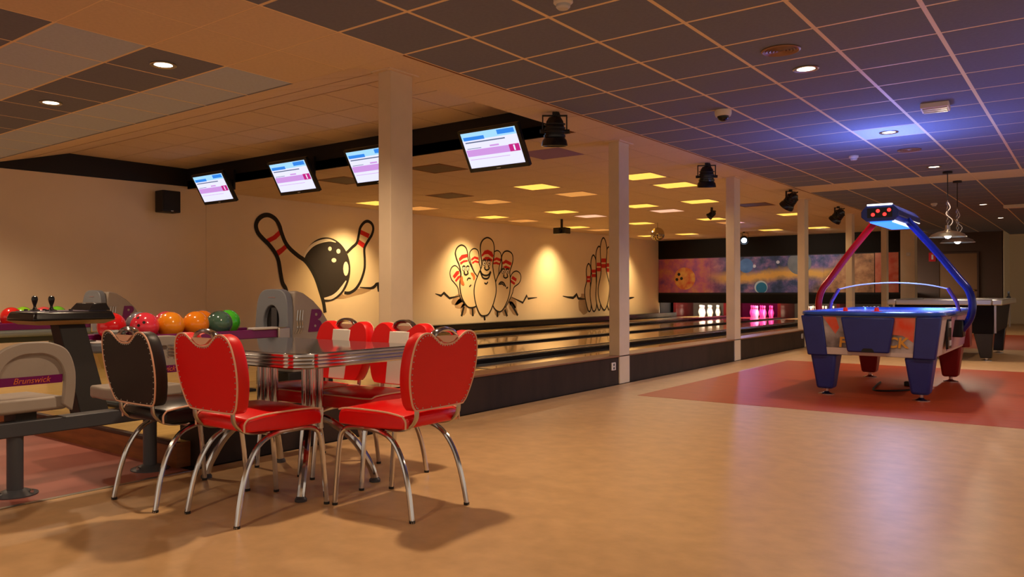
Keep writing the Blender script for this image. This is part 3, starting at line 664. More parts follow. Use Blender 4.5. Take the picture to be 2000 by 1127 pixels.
for i, (ol, (y0, y1, x0, x1)) in enumerate(rows3):
    b0 = .0016+.0012*i
    fill(t, P3, ol, M_mfill, b0, 'painted_pin')
    hh = (y1-y0)*.42
    for yy in (y0, y1-hh): fill(t, P3, [(x0, yy), (x1, yy), (x1, yy+hh), (x0, yy+hh)], M_mred, b0+.0003, 'painted_band', k=1)
    stroke(t, P3, ol, .07, b0+.0006, closed=True)
for ln in ([(1240, 615), (1330, 630), (1360, 598), (1375, 635), (1440, 640)], [(1640, 640), (1720, 645), (1810, 635), (1860, 625)]): stroke(t, P3, ln, .06, .0025, 'crack_line', k=2, taper=True)

# ------------------------------------------------------------------ wall speaker, sockets, sign
t = thing('wall_speaker', 'black loudspeaker box mounted high on the left wall', 'speaker', (WX, 6.58, 2.24))
MB().box(0, .1, -.03, .03, .14, .2).build('bracket', M_black, t); MB().box(.08, .30, -.15, .15, 0, .33).build('cabinet', M_black, t, bevel=.012)
MB().box(.30, .312, -.135, .135, .03, .315).build('grille_cloth', mat('speaker_mesh', (30, 28, 28), .8), t, bevel=.004); MB().box(.312, .315, -.02, .02, .012, .024).build('badge', M_ltgrey, t)
def socket(y, label):
    t = thing('wall_socket', label, 'socket', (PX, y, .16), 0, 'white sockets on the plinth')
    MB().box(0, .014, -.045, .045, 0, .085).build('cover_plate', mat('socket_white', (214, 206, 196), .4), t, bevel=.004)
    for s_ in (.024, .061): MB().cyl((.0145, 0, s_), (.0155, 0, s_), .014, None, 12).build('outlet', M_black, t)
socket(7.58, 'white double socket on the plinth left of the second column'); socket(14.55, 'white double socket on the plinth left of the air hockey table')
t = thing('fire_sign', 'small red fire sign on the dark wall left of the far door', 'sign', (-3.74, YB-.01, 1.85)); MB().box(-.09, .09, -.012, 0, 0, .26).build('plate', mat('sign_red', (190, 20, 26), .4), t); MB().box(-.02, .03, -.014, -.012, .06, .2).build('symbol', M_ltgrey, t)
t = thing('power_socket', 'grey junction box low on the end wall beside the masking', 'box', (-4.0, 24.2, 1.95)); MB().box(-.05, .05, -.02, 0, 0, .09).build('plate', M_ltgrey, t, bevel=.004); MB().box(-.02, .02, -.026, -.02, .03, .06).build('switch', M_whitepl, t)

# ------------------------------------------------------------------ monitors
M_scr = mat('screen_white', (10, 10, 10), .3, emit=(228, 228, 255), es=1.0); M_scrb = mat('screen_blue', (10, 10, 10), .3, emit=(40, 130, 226), es=1.0); M_scrl = mat('screen_cyan', (10, 10, 10), .3, emit=(160, 214, 250), es=1.0)
M_scrp = mat('screen_lilac', (10, 10, 10), .3, emit=(206, 150, 224), es=.95); M_scrm = mat('screen_magenta', (10, 10, 10), .3, emit=(196, 30, 130), es=.9); M_scrg = mat('screen_text', (10, 10, 10), .3, emit=(96, 110, 140), es=.8)
def monitor(x, label):
    t = thing('score_monitor', label, 'monitor', (x, 6.68, 2.75), 0, 'score monitors hanging from the bulkhead')
    c = Vector((0, .03, -.21)); ey = Vector((0, -.235, .41)).normalized(); ex = Vector((1, 0, 0)); ez = ex.cross(ey)    # ez faces the bowlers
    def Q(u, v, d_): return c + ex*u + ey*v + ez*d_
    def slab(u0, u1, v0, v1, d0, d1): return MB().hexa([Q(u0, v0, d0), Q(u1, v0, d0), Q(u1, v1, d0), Q(u0, v1, d0)], [Q(u0, v0, d1), Q(u1, v0, d1), Q(u1, v1, d1), Q(u0, v1, d1)])
    slab(-.4, .4, -.24, .24, -.05, 0).build('housing', M_blackg, t, bevel=.006)
    MB().box(-.06, .06, .05, .34, -.12, -.05).build('arm', M_black, t); MB().box(-.09, .09, .32, .35, -.2, .1).build('wall_plate', M_black, t)
    s = slab(-.36, .36, -.19, .21, 0, .002).build('screen', M_scr, t)
    e = .0022
    for (u0, u1, v0, v1, m_) in [(-.36, .36, .13, .21, M_scrl), (-.34, -.06, .125, .165, M_scrb), (.12, .34, .15, .2, M_scrb), (-.33, .2, .095, .108, M_scrg), (-.33, -.14, .03, .036, M_scrg), (-.02, .1, .032, .05, M_scrp),
                                  (-.35, .26, -.055, .02, M_scrp), (.22, .35, -.055, .025, M_scrm), (-.33, .2, -.095, -.09, M_scrp)]:
        slab(u0, u1, v0, v1, .002, e).build('screen_graphic', m_, s); e += .0003
    slab(.275, .295, -.045, .015, e, e+.0003).build('screen_graphic', M_scr, s)
    slab(-.025, .025, -.222, -.212, 0, .001).build('badge', M_ltgrey, t)
monitor(LC[3]+.1, 'score monitor hanging closest to the left wall corner'); monitor(LC[2]+.14, 'score monitor second from the left wall'); monitor(LC[1]-.0, 'score monitor half hidden behind the nearest column'); monitor(LC[0]+.04, 'score monitor right of the nearest column, largest in view')

# ------------------------------------------------------------------ diner table
def rrect(hx, hy, r, k=6):
    out = []
    for (sx, sy, a0) in ((1, 1, 0), (-1, 1, 90), (-1, -1, 180), (1, -1, 270)):
        for i in range(k+1):
            a = R_(a0+90*i/k); out.append((sx*(hx-r)+r*cos(a), sy*(hy-r)+r*sin(a)))
    return out
TX, TY = -3.45, 2.735
t = thing('diner_table', 'retro diner table with charcoal top and ribbed chrome edge', 'table', (TX, TY, 0))
MB().prism([(x, y, .722) for x, y in rrect(.592, .412, .11)], (0, 0, .012)).build('tabletop', M_ltop, t, bevel=.003)
prof = [(0, .73), (.006, .732), (.012, .728), (.012, .718)]
for i in range(3): z = .714-.017*i; prof += [(.006, z), (.012, z-.005), (.012, z-.012)]
prof += [(.006, .662), (.0, .66), (-.015, .66)]
ring = rrect(.588, .408, .11, 8); mb = MB(); n = len(ring)
for (d_, z) in prof: mb.v += [(x, y, z) for x, y in rrect(.588+d_, .408+d_, .11+d_, 8)]
for i in range(len(prof)-1): mb.f += [(i*n+k, i*n+(k+1) % n, (i+1)*n+(k+1) % n, (i+1)*n+k) for k in range(n)]
mb.build('chrome_edge', M_chrome, t, ang=25)
MB().prism([(x, y, .70) for x, y in rrect(.57, .39, .1)], (0, 0, .022)).build('underside', M_black, t)
for sx in (-1, 1):
    ped = MB()
    for (dx, dy) in ((-.03, -.025), (.03, -.025), (-.03, .025), (.03, .025)): ped.cyl((sx*.19+dx, dy, .30), (sx*.19+dx, dy, .70), .019, None, 12)
    ped.build('pedestal_column', M_chrome, t)
    for sy in (-1, 1):
        MB().tube(smooth_pts([(sx*.16, sy*.01, .36), (sx*.24, sy*.07, .335), (sx*.33, sy*.16, .235), (sx*.385, sy*.225, .1), (sx*.40, sy*.25, .02)], 6), .021, 10).build('arched_leg', M_chrome, t)
        MB().lathe([(.03, 0), (.03, .012), (.02, .025)], 14, (sx*.40, sy*.25, 0)).build('foot_cap', M_dkgrey, t)
MB().tube([(-.19, 0, .335), (.19, 0, .335)], .018, 10).build('stretcher', M_chrome, t)

# ------------------------------------------------------------------ diner chairs
def back_outline(s=1.0, k=5):
    half = [(0, .782), (.045, .787), (.085, .810), (.125, .834), (.17, .834), (.208, .806), (.228, .745), (.232, .67), (.222, .60), (.196, .525), (.175, .495), (.15, .487), (.0, .485)]
    pts = half + [(-x, z) for x, z in half[-2:0:-1]]
    cz = .66
    return smooth_pts([(x*s, 0, cz+(z-cz)*s) for x, z in pts], k, True)
def lean(z): return -.215 - (z-.49)*.16
def chair(name, label, body, bodyback, stripe, group):
    t = thing(name, label, 'chair', (0, 0, 0), 0, group)
    # seat: rounded cushion with a waterfall front
    prof = [(-.20, .405), (-.205, .44), (-.19, .462), (-.10, .476), (.05, .478), (.17, .474), (.212, .460), (.222, .43), (.218, .395), (.0, .395)]
    mb = MB(); cols = []
    for (x, sc_) in ((-.205, .97), (-.19, 1), (0, 1), (.19, 1), (.205, .97)):
        cols.append([(x*(1 if y > -.1 else .92), y*sc_, .395+(z-.395)*(.9 if abs(x) > .2 else 1)+(.006 if x == 0 and z > .44 else 0)) for y, z in prof])
    n = len(prof); mb.v = [p for c_ in cols for p in c_]
    for i in range(4): mb.f += [(i*n+k, i*n+(k+1) % n, (i+1)*n+(k+1) % n, (i+1)*n+k) for k in range(n)]
    mb.f += [tuple(range(n)), tuple(4*n+k for k in range(n))[::-1]]
    st = mb.build('seat', body, t, bevel=.008, ang=50)
    top = [(-.19, -.188, .462), (-.197, -.10, .474), (-.206, .05, .477), (-.207, .165, .473), (-.195, .208, .463), (0, .216, .463), (.195, .208, .463), (.207, .165, .473), (.206, .05, .477), (.197, -.10, .474), (.19, -.188, .462)]
    MB().tube(smooth_pts(top, 4), .0044, 6).build('seat_piping', M_pipe, st)
    for s_ in (-1, 1): MB().tube(smooth_pts([(s_*.19, -.188, .462), (s_*.186, -.204, .44), (s_*.186, -.204, .405)], 4), .0044, 6).build('seat_piping', M_pipe, st)
    # backrest
    O = back_outline(); n = len(O); mb = MB(); lay = [(0.985, -.03), (1.0, -.018), (1.0, .02), (.97, .034)]
    for (s_, d_) in lay:
        for p in back_outline(s_): mb.v.append((p.x, lean(p.z)+d_, p.z))
    for i in range(3): mb.f += [(i*n+k, i*n+(k+1) % n, (i+1)*n+(k+1) % n, (i+1)*n+k) for k in range(n)]
    mb.f += [tuple(range(n))[::-1], tuple(3*n+k for k in range(n))]
    bk_ = mb.build('backrest', bodyback, t, ang=45)
    MB().tube([(p.x, lean(p.z)-.030, p.z) for p in back_outline(.985)], .0044, 6, True).build('back_piping', M_pipe, bk_)
    nl = MB(); q = back_outline(.93)
    for i in range(0, n, 2): nl.sphere((q[i].x, lean(q[i].z)-.031, q[i].z), .0034, 6)
    nl.build('nail_heads', M_steel, bk_, kind='stuff')
    MB().hexa([(-.07, lean(.49)+.02, .49), (.07, lean(.49)+.02, .49), (.07, lean(.49)+.037, .49), (-.07, lean(.49)+.037, .49)], [(-.078, lean(.788)-.0, .788), (.078, lean(.788)-.0, .788), (.078, lean(.788)+.037, .788), (-.078, lean(.788)+.037, .788)]).build('centre_stripe', stripe, bk_, bevel=.004)
    # rear cream wedge under the chrome handle
    MB().prism([(x, lean(.8)-.034, z) for x, z in ((-.075, .818), (-.035, .792), (0, .786), (.035, .792), (.075, .818))], (0, .02, 0)).build('handle_backing', M_pipe, bk_)
    hb = MB(); arc = [(-.082, .808), (-.062, .832), (-.032, .843), (0, .846), (.032, .843), (.062, .832), (.082, .808)]
    hb.tube(smooth_pts([(x, lean(.84)+.0, z) for x, z in arc], 4), .0125, 10, sx=1.5).build('carry_handle', M_chrome, bk_)
    # chrome legs
    for s_ in (-1, 1):
        MB().tube(smooth_pts([(s_*.165, .10, .382), (s_*.168, -.02, .378), (s_*.172, -.11, .345), (s_*.178, -.175, .265), (s_*.183, -.215, .16), (s_*.19, -.245, .02), (s_*.19, -.247, .0)], 5), .0125, 10).build('leg', M_chrome, t)
        MB().tube(smooth_pts([(s_*.165, .05, .382), (s_*.17, .15, .38), (s_*.182, .205, .36), (s_*.187, .225, .30), (s_*.19, .245, .12), (s_*.192, .255, .0)], 5), .0125, 10).build('leg', M_chrome, t)
        for yy, xx_ in ((-.2465, .19), (.2545, .192)): MB().cyl((s_*xx_, yy, 0), (s_*xx_, yy, .012), .0138, None, 10).build('foot_cap', M_black, t)
        MB().tube(smooth_pts([(s_*.15, -.02, .388), (s_*.15, -.13, .39), (s_*.148, -.195, .41), (s_*.146, -.232, .455), (s_*.146, lean(.52)-.012, .52), (s_*.146, lean(.56)-.0, .56)], 5), .0075, 8, sx=2.0).build('back_bracket', M_steel, t)
    MB().tube([(-.165, .09, .384), (.165, .09, .384)], .009, 8).build('crossbar', M_chrome, t); MB().tube([(-.165, -.06, .38), (.165, -.06, .38)], .009, 8).build('crossbar', M_chrome, t)
    return t
ch = chair('diner_chair', 'red vinyl diner chair seen from behind, front left of the table', M_red, M_redback, M_white, 'diner chairs around the table')
ch.location = (-3.105, 2.275, 0)
c2 = copy_tree(ch); c2['label'] = 'red vinyl diner chair turned away at the right end of the table'; c2.location = (-2.615, 2.735, 0); c2.rotation_euler.z = pi/2
c3 = copy_tree(ch); c3['label'] = 'red diner chair with white stripe across the table, left of the pair'; c3.location = (-3.65, 3.065, 0); c3.rotation_euler.z = pi
c4 = copy_tree(ch); c4['label'] = 'red diner chair with white stripe across the table, right of the pair'; c4.location = (-3.16, 3.065, 0); c4.rotation_euler.z = pi
cb = chair('diner_chair', 'black vinyl diner chair seen from behind at the table', M_blackv, M_blackvb, M_white, 'diner chairs around the table')
cb.location = (-3.62, 2.195, 0)

# ------------------------------------------------------------------ bowlers bench
t = thing('bowlers_bench', 'grey beam bench with moulded plastic seats beside the approach', 'bench', (-4.30, 0, 0))
MB().box(-.045, .045, .9, 2.85, .295, .37).build('beam', M_dkgrey, t, bevel=.006)
for y in (1.69, 2.41):
    p_ = MB().cyl((0, y, .01), (0, y, .30), .038, None, 20).build('post', M_dkgrey, t)
    bp_ = MB().lathe([(.105, 0), (.105, .006), (.07, .018), (.045, .028)], 28, (0, y, 0)).build('base_plate', M_dkgrey, t)
    for a in (40, 160, 280): MB().lathe([(.012, .006), (.012, .022), (.006, .027)], 8, (.08*cos(R_(a)), y+.08*sin(R_(a)), 0)).build('bolt', M_chrome, bp_)
def bench_seat(yc, rz):
    # seat pan faces -X, back shell on the +X side
    def Tn(p): return (p[0]*cos(rz)-p[1]*sin(rz), yc+p[0]*sin(rz)+p[1]*cos(rz), p[2])
    pan = MB(); rows_ = [(-.40, .455, .16), (-.38, .47, .18), (-.2, .47, .2), (0, .475, .2), (.05, .485, .19)]
    for (x, z, hw) in rows_: pan.v += [Tn((x, -hw, z)), Tn((x, hw, z)), Tn((x, hw, z-.07)), Tn((x, -hw, z-.07))]
    for i in range(4):
        a = i*4; b = a+4; pan.f += [(a+k, a+(k+1) % 4, b+(k+1) % 4, b+k) for k in range(4)]
    pan.f += [(3, 2, 1, 0), (16, 17, 18, 19)]
    sp_ = pan.build('seat_pan', M_grplastic, t, bevel=.014, seg=3)
    # arched back: outer ring and recessed inner panel
    out = smooth_pts([(0, -.205, .40), (0, -.215, .52), (0, -.205, .63), (0, -.16, .725), (0, -.08, .765), (0, .0, .772), (0, .08, .765), (0, .16, .725), (0, .205, .63), (0, .215, .52), (0, .205, .40)], 4)
    inn = smooth_pts([(0, -.155, .44), (0, -.16, .52), (0, -.155, .60), (0, -.12, .67), (0, -.06, .705), (0, .0, .71), (0, .06, .705), (0, .12, .67), (0, .155, .60), (0, .16, .52), (0, .155, .44)], 4)
    def bx(z): return .06+(z-.4)*.12
    n_ = len(out); mb_ = MB()
    for loop, d_ in ((out, -.02), (out, .016), (inn, .012), (inn, -.02)):
        mb_.v += [Tn((bx(p.z)+d_, p.y, p.z)) for p in loop]
    for i in range(4):
        for k in range(n_-1): mb_.f.append((i*n_+k, i*n_+k+1, ((i+1) % 4)*n_+k+1, ((i+1) % 4)*n_+k))
    for e in (0, n_-1): mb_.f.append(tuple(i*n_+e for i in range(4)))
    sh = mb_.build('back_shell', M_grplastic, t, bevel=.006)
    pn = MB(); up_ = [p for p in inn if p.z > .545]
    pn.prism([Tn((bx(p.z)-.002, p.y, p.z)) for p in up_], Vector((-.012*cos(rz), -.012*sin(rz), 0))).build('back_panel', M_grplastic, t)
    def band(y0, y1, z0, z1, d_): return MB().hexa([Tn((bx(z0)+d_-.003, y0, z0)), Tn((bx(z0)+d_, y0, z0)), Tn((bx(z0)+d_, y1, z0)), Tn((bx(z0)+d_-.003, y1, z0))], [Tn((bx(z1)+d_-.003, y0, z1)), Tn((bx(z1)+d_, y0, z1)), Tn((bx(z1)+d_, y1, z1)), Tn((bx(z1)+d_-.003, y1, z1))])
    bd = band(-.15, .15, .555, .598, .002).build('name_band', M_purple, t)
    o_ = Vector(Tn((bx(.577)+.003, 0, .577)))
    text_obj('Brunswick', .042, M_orangeprint, bd, frame(o_, (-sin(rz), cos(rz), 0), (.12, 0, 1)), .0006, 0, .25)
    MB().box(-.12, .02, yc-.05, yc+.05, .36, .41).build('seat_mount', M_black, t)
bench_seat(1.735, R_(0)); bench_seat(2.43, R_(0))

# ------------------------------------------------------------------ scoring console
t = thing('score_console', 'black scoring console with two joysticks on a leaning pedestal', 'console', (-5.52, 2.63, LZ))
MB().box(-.14, .12, -.08, .16, 0, .02).build('base_plate', M_black, t, bevel=.004)
MB().hexa([(-.09, -.07, .02), (.07, -.07, .02), (.07, .13, .02), (-.09, .13, .02)], [(-.20, -.16, .655), (-.06, -.16, .655), (-.06, .02, .655), (-.20, .02, .655)]).build('pedestal', M_black, t, bevel=.006)
cx0, cx1, cy0, cy1 = -.42, .03, -.36, .20
MB().hexa([(cx0+.06, cy0+.06, .655), (cx1-.06, cy0+.06, .655), (cx1-.06, cy1-.06, .655), (cx0+.06, cy1-.06, .655)], [(cx0, cy0, .685), (cx1, cy0, .685), (cx1, cy1, .685), (cx0, cy1, .685)]).build('underside', mat('console_under', (150, 130, 90), .6), t)
MB().hexa([(cx0, cy0, .685), (cx1, cy0, .685), (cx1, cy1, .685), (cx0, cy1, .685)], [(cx0+.02, cy0+.02, .745), (cx1-.02, cy0+.02, .745), (cx1-.02, cy1-.02, .745), (cx0+.02, cy1-.02, .745)]).build('console_body', M_blackg, t, bevel=.016, seg=3)
MB().box(cx0+.05, cx1-.05, cy0+.05, cy1-.05, .745, .749).build('control_panel', mat('panel_print', (150, 140, 168), .35, noise=(14, .5), noise2=(60, 50, 70)), t)
MB().hexa([(-.30, .02, .749), (.0, .02, .749), (.0, .17, .749), (-.30, .17, .749)], [(-.28, .06, .80), (-.02, .06, .80), (-.02, .15, .80), (-.28, .15, .80)]).build('screen_box', M_blackg, t, bevel=.005)
for (x, y) in ((-.24, -.24), (-.10, -.19)):
    j = MB().lathe([(.034, .749), (.034, .754), (.014, .762), (.009, .775), (.009, .785), (.017, .81), (.021, .83), (.017, .846), (.006, .852)], 16, (x, y, 0)).build('joystick', M_blackg, t)
for (x, y) in ((-.33, -.26), (-.17, -.27), (-.05, -.24), (-.30, -.15), (-.06, -.08)): MB().lathe([(.013, .749), (.013, .757), (.01, .76)], 12, (x, y, 0)).build('button', M_black, t)

# ------------------------------------------------------------------ ball returns
def ball_return(name, label):
    t = thing(name, label, 'ball return', (0, 0, 0), 0, 'ball returns')     # local: x across, y along, z from the approach
    y0, y1 = 2.92, 4.44; z = .50
    # tray
    MB().box(-.22, .22, y0, y1, z-.03, z).build('ball_tray', mat('tray_red', (120, 24, 40), .4), t, bevel=.006)
    for s_ in (-1, 1):
        MB().hexa([(s_*.24-.025, y0, z-.03), (s_*.24+.025, y0, z-.03), (s_*.24+.025, y1, z-.03), (s_*.24-.025, y1, z-.03)], [(s_*.24-.02, y0, z+.045), (s_*.24+.02, y0, z+.045), (s_*.24+.02, y1, z+.045), (s_*.24-.02, y1, z+.045)]).build('purple_rail', M_purple, t, bevel=.008)
        MB().tube([(s_*.24, y0, z-.065), (s_*.24, y1, z-.065)], .042, 14).build('grey_rail', M_pad, t)
    MB().box(-.14, .14, y0+.1, y1, z-.17, z-.05).build('track_housing', mat('olive_metal', (74, 78, 60), .5), t, bevel=.01)
    # rounded nose with drain rings
    ns = [(.29*sin(a)*1.0, y0+.04-.21*cos(a)) for a in [R_(-90+15*k) for k in range(13)]]
    MB().prism([(x, y, z-.075) for x, y in ns]+[], (0, 0, .07)).build('nose', M_grplastic2, t, bevel=.018, seg=3)
    MB().prism([(x*.96, y0+.04+(y-y0-.04)*.96, z-.006) for x, y in ns], (0, 0, .012)).build('nose_cap', M_ltgrey, t, bevel=.005)
    MB().lathe([(.06, z+.006), (.06, z+.012), (.045, z+.012), (.045, z+.007)], 24, (.02, y0-.07, 0), ring=True).build('vent_ring', M_blackg, t)
    MB().hexa([(-.1, y0, z-.2), (.1, y0, z-.2), (.1, y0+.2, z-.2), (-.1, y0+.2, z-.2)], [(-.22, y0-.1, z-.075), (.22, y0-.1, z-.075), (.22, y0+.2, z-.075), (-.22, y0+.2, z-.075)]).build('nose_underside', mat('cream_under', (196, 176, 120), .6), t)
    for y in (y0+.22, y1-.3):
        MB().hexa([(-.09, y-.10, .02), (.09, y-.10, .02), (.09, y+.06, .02), (-.09, y+.06, .02)], [(-.11, y-.02, z-.1), (.11, y-.02, z-.1), (.11, y+.12, z-.1), (-.11, y+.12, z-.1)]).build('leg', M_pad, t, bevel=.008)
        MB().box(-.16, .16, y-.14, y+.12, 0, .022).build('foot_plate', M_black, t, bevel=.004)
    MB().box(.2, .285, y1-.30, y1-.04, z+.045, z+.065).build('hand_dryer_lid', M_ltgrey, t, bevel=.006)
    MB().box(.19, .295, y1-.04, y1+.09, z-.09, z+.06).build('end_bracket', M_steel, t, bevel=.012)
    # hood
    side = [(4.625, 0), (4.61, .40), (4.625, .80), (4.635, .872), (4.66, .885), (4.74, .862), (4.86, .79), (4.96, .70), (5.03, .60), (5.06, .50), (5.06, 0)]
    MB().prism([(-.22, y, z_) for y, z_ in side], (.44, 0, 0)).build('hood', M_grplastic, t, bevel=.02, seg=3)
    fa = smooth_pts([(-.235, 0, .30), (-.235, 0, .62), (-.215, 0, .82), (-.15, 0, .893), (0, 0, .905), (.15, 0, .893), (.215, 0, .82), (.235, 0, .62), (.235, 0, .30)], 4)
    fa = [(p.x, 4.555+.0*p.z, p.z) for p in fa]
    # face plate with an oval mouth
    nf = 40; oval = [(.115*cos(2*pi*k/nf), .60+.15*sin(2*pi*k/nf)) for k in range(nf)]
    def outer(a):
        c_, s_ = cos(a), sin(a); pw = .5 if s_ > 0 else .3
        u = .235*math.copysign(abs(c_)**pw, c_); v = .60+.30*math.copysign(abs(s_)**pw, s_)
        return u*(1-max(0, v-.6)*.25), v
    ob = [outer(2*pi*k/nf) for k in range(nf)]; mb_ = MB()
    def yy(v): return 4.545+(v-.3)*.045
    for loop, d_ in ((oval, .0), (ob, .0), (ob, .07), (oval, .07)): mb_.v += [(u, yy(v)+d_-.02, v) for u, v in loop]
    for i in range(4): mb_.f += [(i*nf+k, i*nf+(k+1) % nf, ((i+1) % 4)*nf+(k+1) % nf, ((i+1) % 4)*nf+k) for k in range(nf)]
    mb_.build('hood_face', M_grplastic2, t, bevel=.008)
    MB().prism([(u*1.02, yy(v)+.022, .6+(v-.6)*1.02) for u, v in oval], (0, .004, 0)).build('mouth', M_black, t)
    MB().box(-.03, .05, yy(.5)+.012, yy(.5)+.02, .46, .73).build('mouth_flap', M_dkgrey, t)
    MB().box(-.05, .05, 4.545, 4.552, .82, .828).build('face_badge', mat('badge_pinkish', (150, 120, 124), .5), t)
    MB().box(-.24, .24, 4.55, 5.08, 0, .14).build('skirt', M_black, t, bevel=.01); MB().box(-.225, .225, 4.6, 5.07, .395, .403).build('seam_line', M_ltgrey, t)
    # letter emblem with three wavy bars on the right flank
    Bo = [(0, 0), (.095, 0)] + [(.095+.06*sin(R_(a)), .058-.058*cos(R_(a))) for a in range(15, 166, 15)] + [(.105, .116), (.098, .122)] + [(.092+.052*sin(R_(a)), .172-.05*cos(R_(a))) for a in range(15, 181, 15)] + [(.02, .222)]
    bl = MB().prism([(.2205, 4.79+u+v*.1, .50+v*.95) for u, v in Bo], (.006, 0, 0)).build('emblem_letter', M_purple, t)
    for (u, v, r_) in ((.075, .17, .014), (.075, .058, .012)): MB().lathe([(r_, 0), (r_, .0015), (r_*.5, .002)], 14, (.2265, 4.79+u+v*.1, .50+v*.95), (1, 0, 0)).build('letter_counter', M_grplastic, bl)
    for i in range(3):
        yb = 4.655+.03*i
        MB().tube(smooth_pts([(.227, yb-.02, .49), (.227, yb+.008, .545), (.227, yb+.002, .615), (.227, yb+.012, .705)], 5), .006, 6).build('emblem_bar', M_chrome, t)
    return t
br = ball_return('ball_return', 'grey and purple ball return rack in front, with letter emblem on its hood'); br.location = (-5.99, 0, LZ)
br2 = copy_tree(br); br2['label'] = 'grey and purple ball return rack nearer the left wall, behind the console'; br2.location = (-9.42, 0, LZ)
def bball(x, y, z, rgb, label, rot=0, marble=None):
    nm = 'ball_%d_%d_%d' % rgb
    m_ = mat(nm, rgb, .18, noise=(7, .18), noise2=marble, coat=.5)
    t = thing('bowling_ball', label, 'bowling ball', (x, y, z), 0, 'bowling balls on the racks')
    MB().sphere((0, 0, .108), .108, 32).build('shell', m_, t)
    u = Vector((cos(rot)*.75, sin(rot)*.75, .35)).normalized(); a = u.orthogonal().normalized(); b = u.cross(a)
    for (p_, q_) in ((.0, -.035), (.024, .03), (-.024, .03)):
        n_ = (u+a*(p_/.108)+b*(q_/.108)).normalized(); MB().cyl(Vector((0, 0, .108))+n_*.1045, Vector((0, 0, .108))+n_*.1088, .0115, None, 12).build('finger_hole', M_black, t)
zt = LZ+.50
for (x, y, rgb, l, rot, mb_) in [(-6.098, 3.10, (222, 30, 40), 'bright red bowling ball half hidden behind the console edge', 2, None), (-5.882, 3.255, (226, 40, 66), 'crimson bowling ball with visible finger holes at the front of the rack', -.9, (240, 70, 90)), (-5.882, 3.475, (240, 140, 20), 'orange bowling ball left of the front row pair', 2, (246, 160, 40)),
                              (-5.882, 3.70, (238, 132, 18), 'orange bowling ball right of the front row pair', 3, (244, 150, 30)), (-5.882, 3.925, (40, 74, 66), 'dark green marbled bowling ball on the front row', 3, (90, 130, 110)), (-6.098, 3.33, (128, 132, 150), 'grey-blue bowling ball on the back row', 3, None),
                              (-6.098, 3.565, (232, 66, 90), 'pink bowling ball peeking between the orange ones', 3, None), (-6.098, 3.90, (234, 128, 24), 'orange bowling ball on the back row', 3, None), (-6.098, 4.155, (60, 200, 40), 'bright green bowling ball at the right end of the rack', 3, (90, 226, 60)),
                              (-9.31, 3.62, (222, 40, 36), 'red bowling ball at far left on the second rack', 3, None), (-9.528, 3.83, (140, 210, 40), 'lime bowling ball behind the red one on the second rack', 3, None), (-9.31, 3.96, (226, 84, 90), 'pink bowling ball behind the left joystick', 3, None), (-9.528, 4.20, (120, 210, 50), 'lime bowling ball beside the console screen box', 3, None)]:
    bball(x, y, zt, rgb, l, rot, mb_)

# ------------------------------------------------------------------ air hockey table
HX, HY0, HY1 = -1.665, 8.02, 10.25
M_hblue = mat('hockey_blue', (40, 52, 128), .38, noise=(8, .06)); M_hred = mat('hockey_red', (120, 14, 18), .4); M_hwhite = mat('hockey_white', (206, 192, 186), .4)
M_art = mat('hockey_art', (226, 66, 26), .4, noise=(3.2, .2), noise2=(190, 170, 150)); M_art2 = mat('hockey_art_dark', (70, 60, 62), .4, noise=(5, .3), noise2=(200, 190, 190)); M_artside = mat('hockey_art_side', (196, 150, 156), .4, noise=(2, .15), noise2=(150, 110, 170))
M_rail = mat('rail_blue', (60, 100, 200), .16, .3); M_play = mat('play_surface', (150, 160, 220), .12, noise=(2, .1)); M_hgold = mat('hockey_gold_letters', (214, 150, 50), .35)
t = thing('air_hockey_table', 'blue and red air hockey table with overhead score arch', 'game table', (HX, (HY0+HY1)/2, 0))
L2 = (HY1-HY0)/2; zt_, zb_ = .775, .40
MB().hexa([(-.53, -L2+.03, zb_), (.53, -L2+.03, zb_), (.53, L2-.03, zb_), (-.53, L2-.03, zb_)], [(-.58, -L2, zt_), (.58, -L2, zt_), (.58, L2, zt_), (-.58, L2, zt_)]).build('cabinet', M_hwhite, t, bevel=.01)
def fx(u, z): return u*(.53+(z-zb_)/(zt_-zb_)*.05)/.58
def fy(z): return -L2+.03-(z-zb_)/(zt_-zb_)*.03
def front(u0, u1, z0, z1, d0, d1, m_, name, taper=1.0, bevel=.004):
    a = [(fx(u0*taper, z0), fy(z0)-d1, z0), (fx(u1*taper, z0), fy(z0)-d1, z0), (fx(u1*taper, z0), fy(z0)-d0, z0), (fx(u0*taper, z0), fy(z0)-d0, z0)]
    b = [(fx(u0, z1), fy(z1)-d1, z1), (fx(u1, z1), fy(z1)-d1, z1), (fx(u1, z1), fy(z1)-d0, z1), (fx(u0, z1), fy(z1)-d0, z1)]
    return MB().hexa(a, b).build(name, m_, t, bevel=bevel)
for s_ in (-1, 1):
    a, b = sorted((s_*.60, s_*.40)); front(a, b, zb_-.01, zt_, -.06, .02, M_hblue, 'corner_panel', bevel=.012)
    mb_ = MB().box(s_*.545-.05, s_*.545+.05, L2-.2, L2+.015, zb_-.01, zt_).build('corner_panel', M_hred, t, bevel=.012)
front(-.40, -.16, zb_+.0, zt_-.01, 0, .004, M_art2, 'art_panel'); front(.16, .40, zb_+.0, zt_-.01, 0, .004, M_art2, 'art_panel')
MB().prism([(fx(u, z), fy(z)-.0045, z) for u, z in ((-.40, .765), (-.28, .765), (-.26, .66), (-.30, .60))], (0, -.002, 0)).build('art_flame', M_art, t)
MB().prism([(fx(u, z), fy(z)-.0045, z) for u, z in ((.165, .765), (.395, .765), (.395, .54), (.30, .60), (.165, .61))], (0, -.002, 0)).build('art_flame', M_art, t)
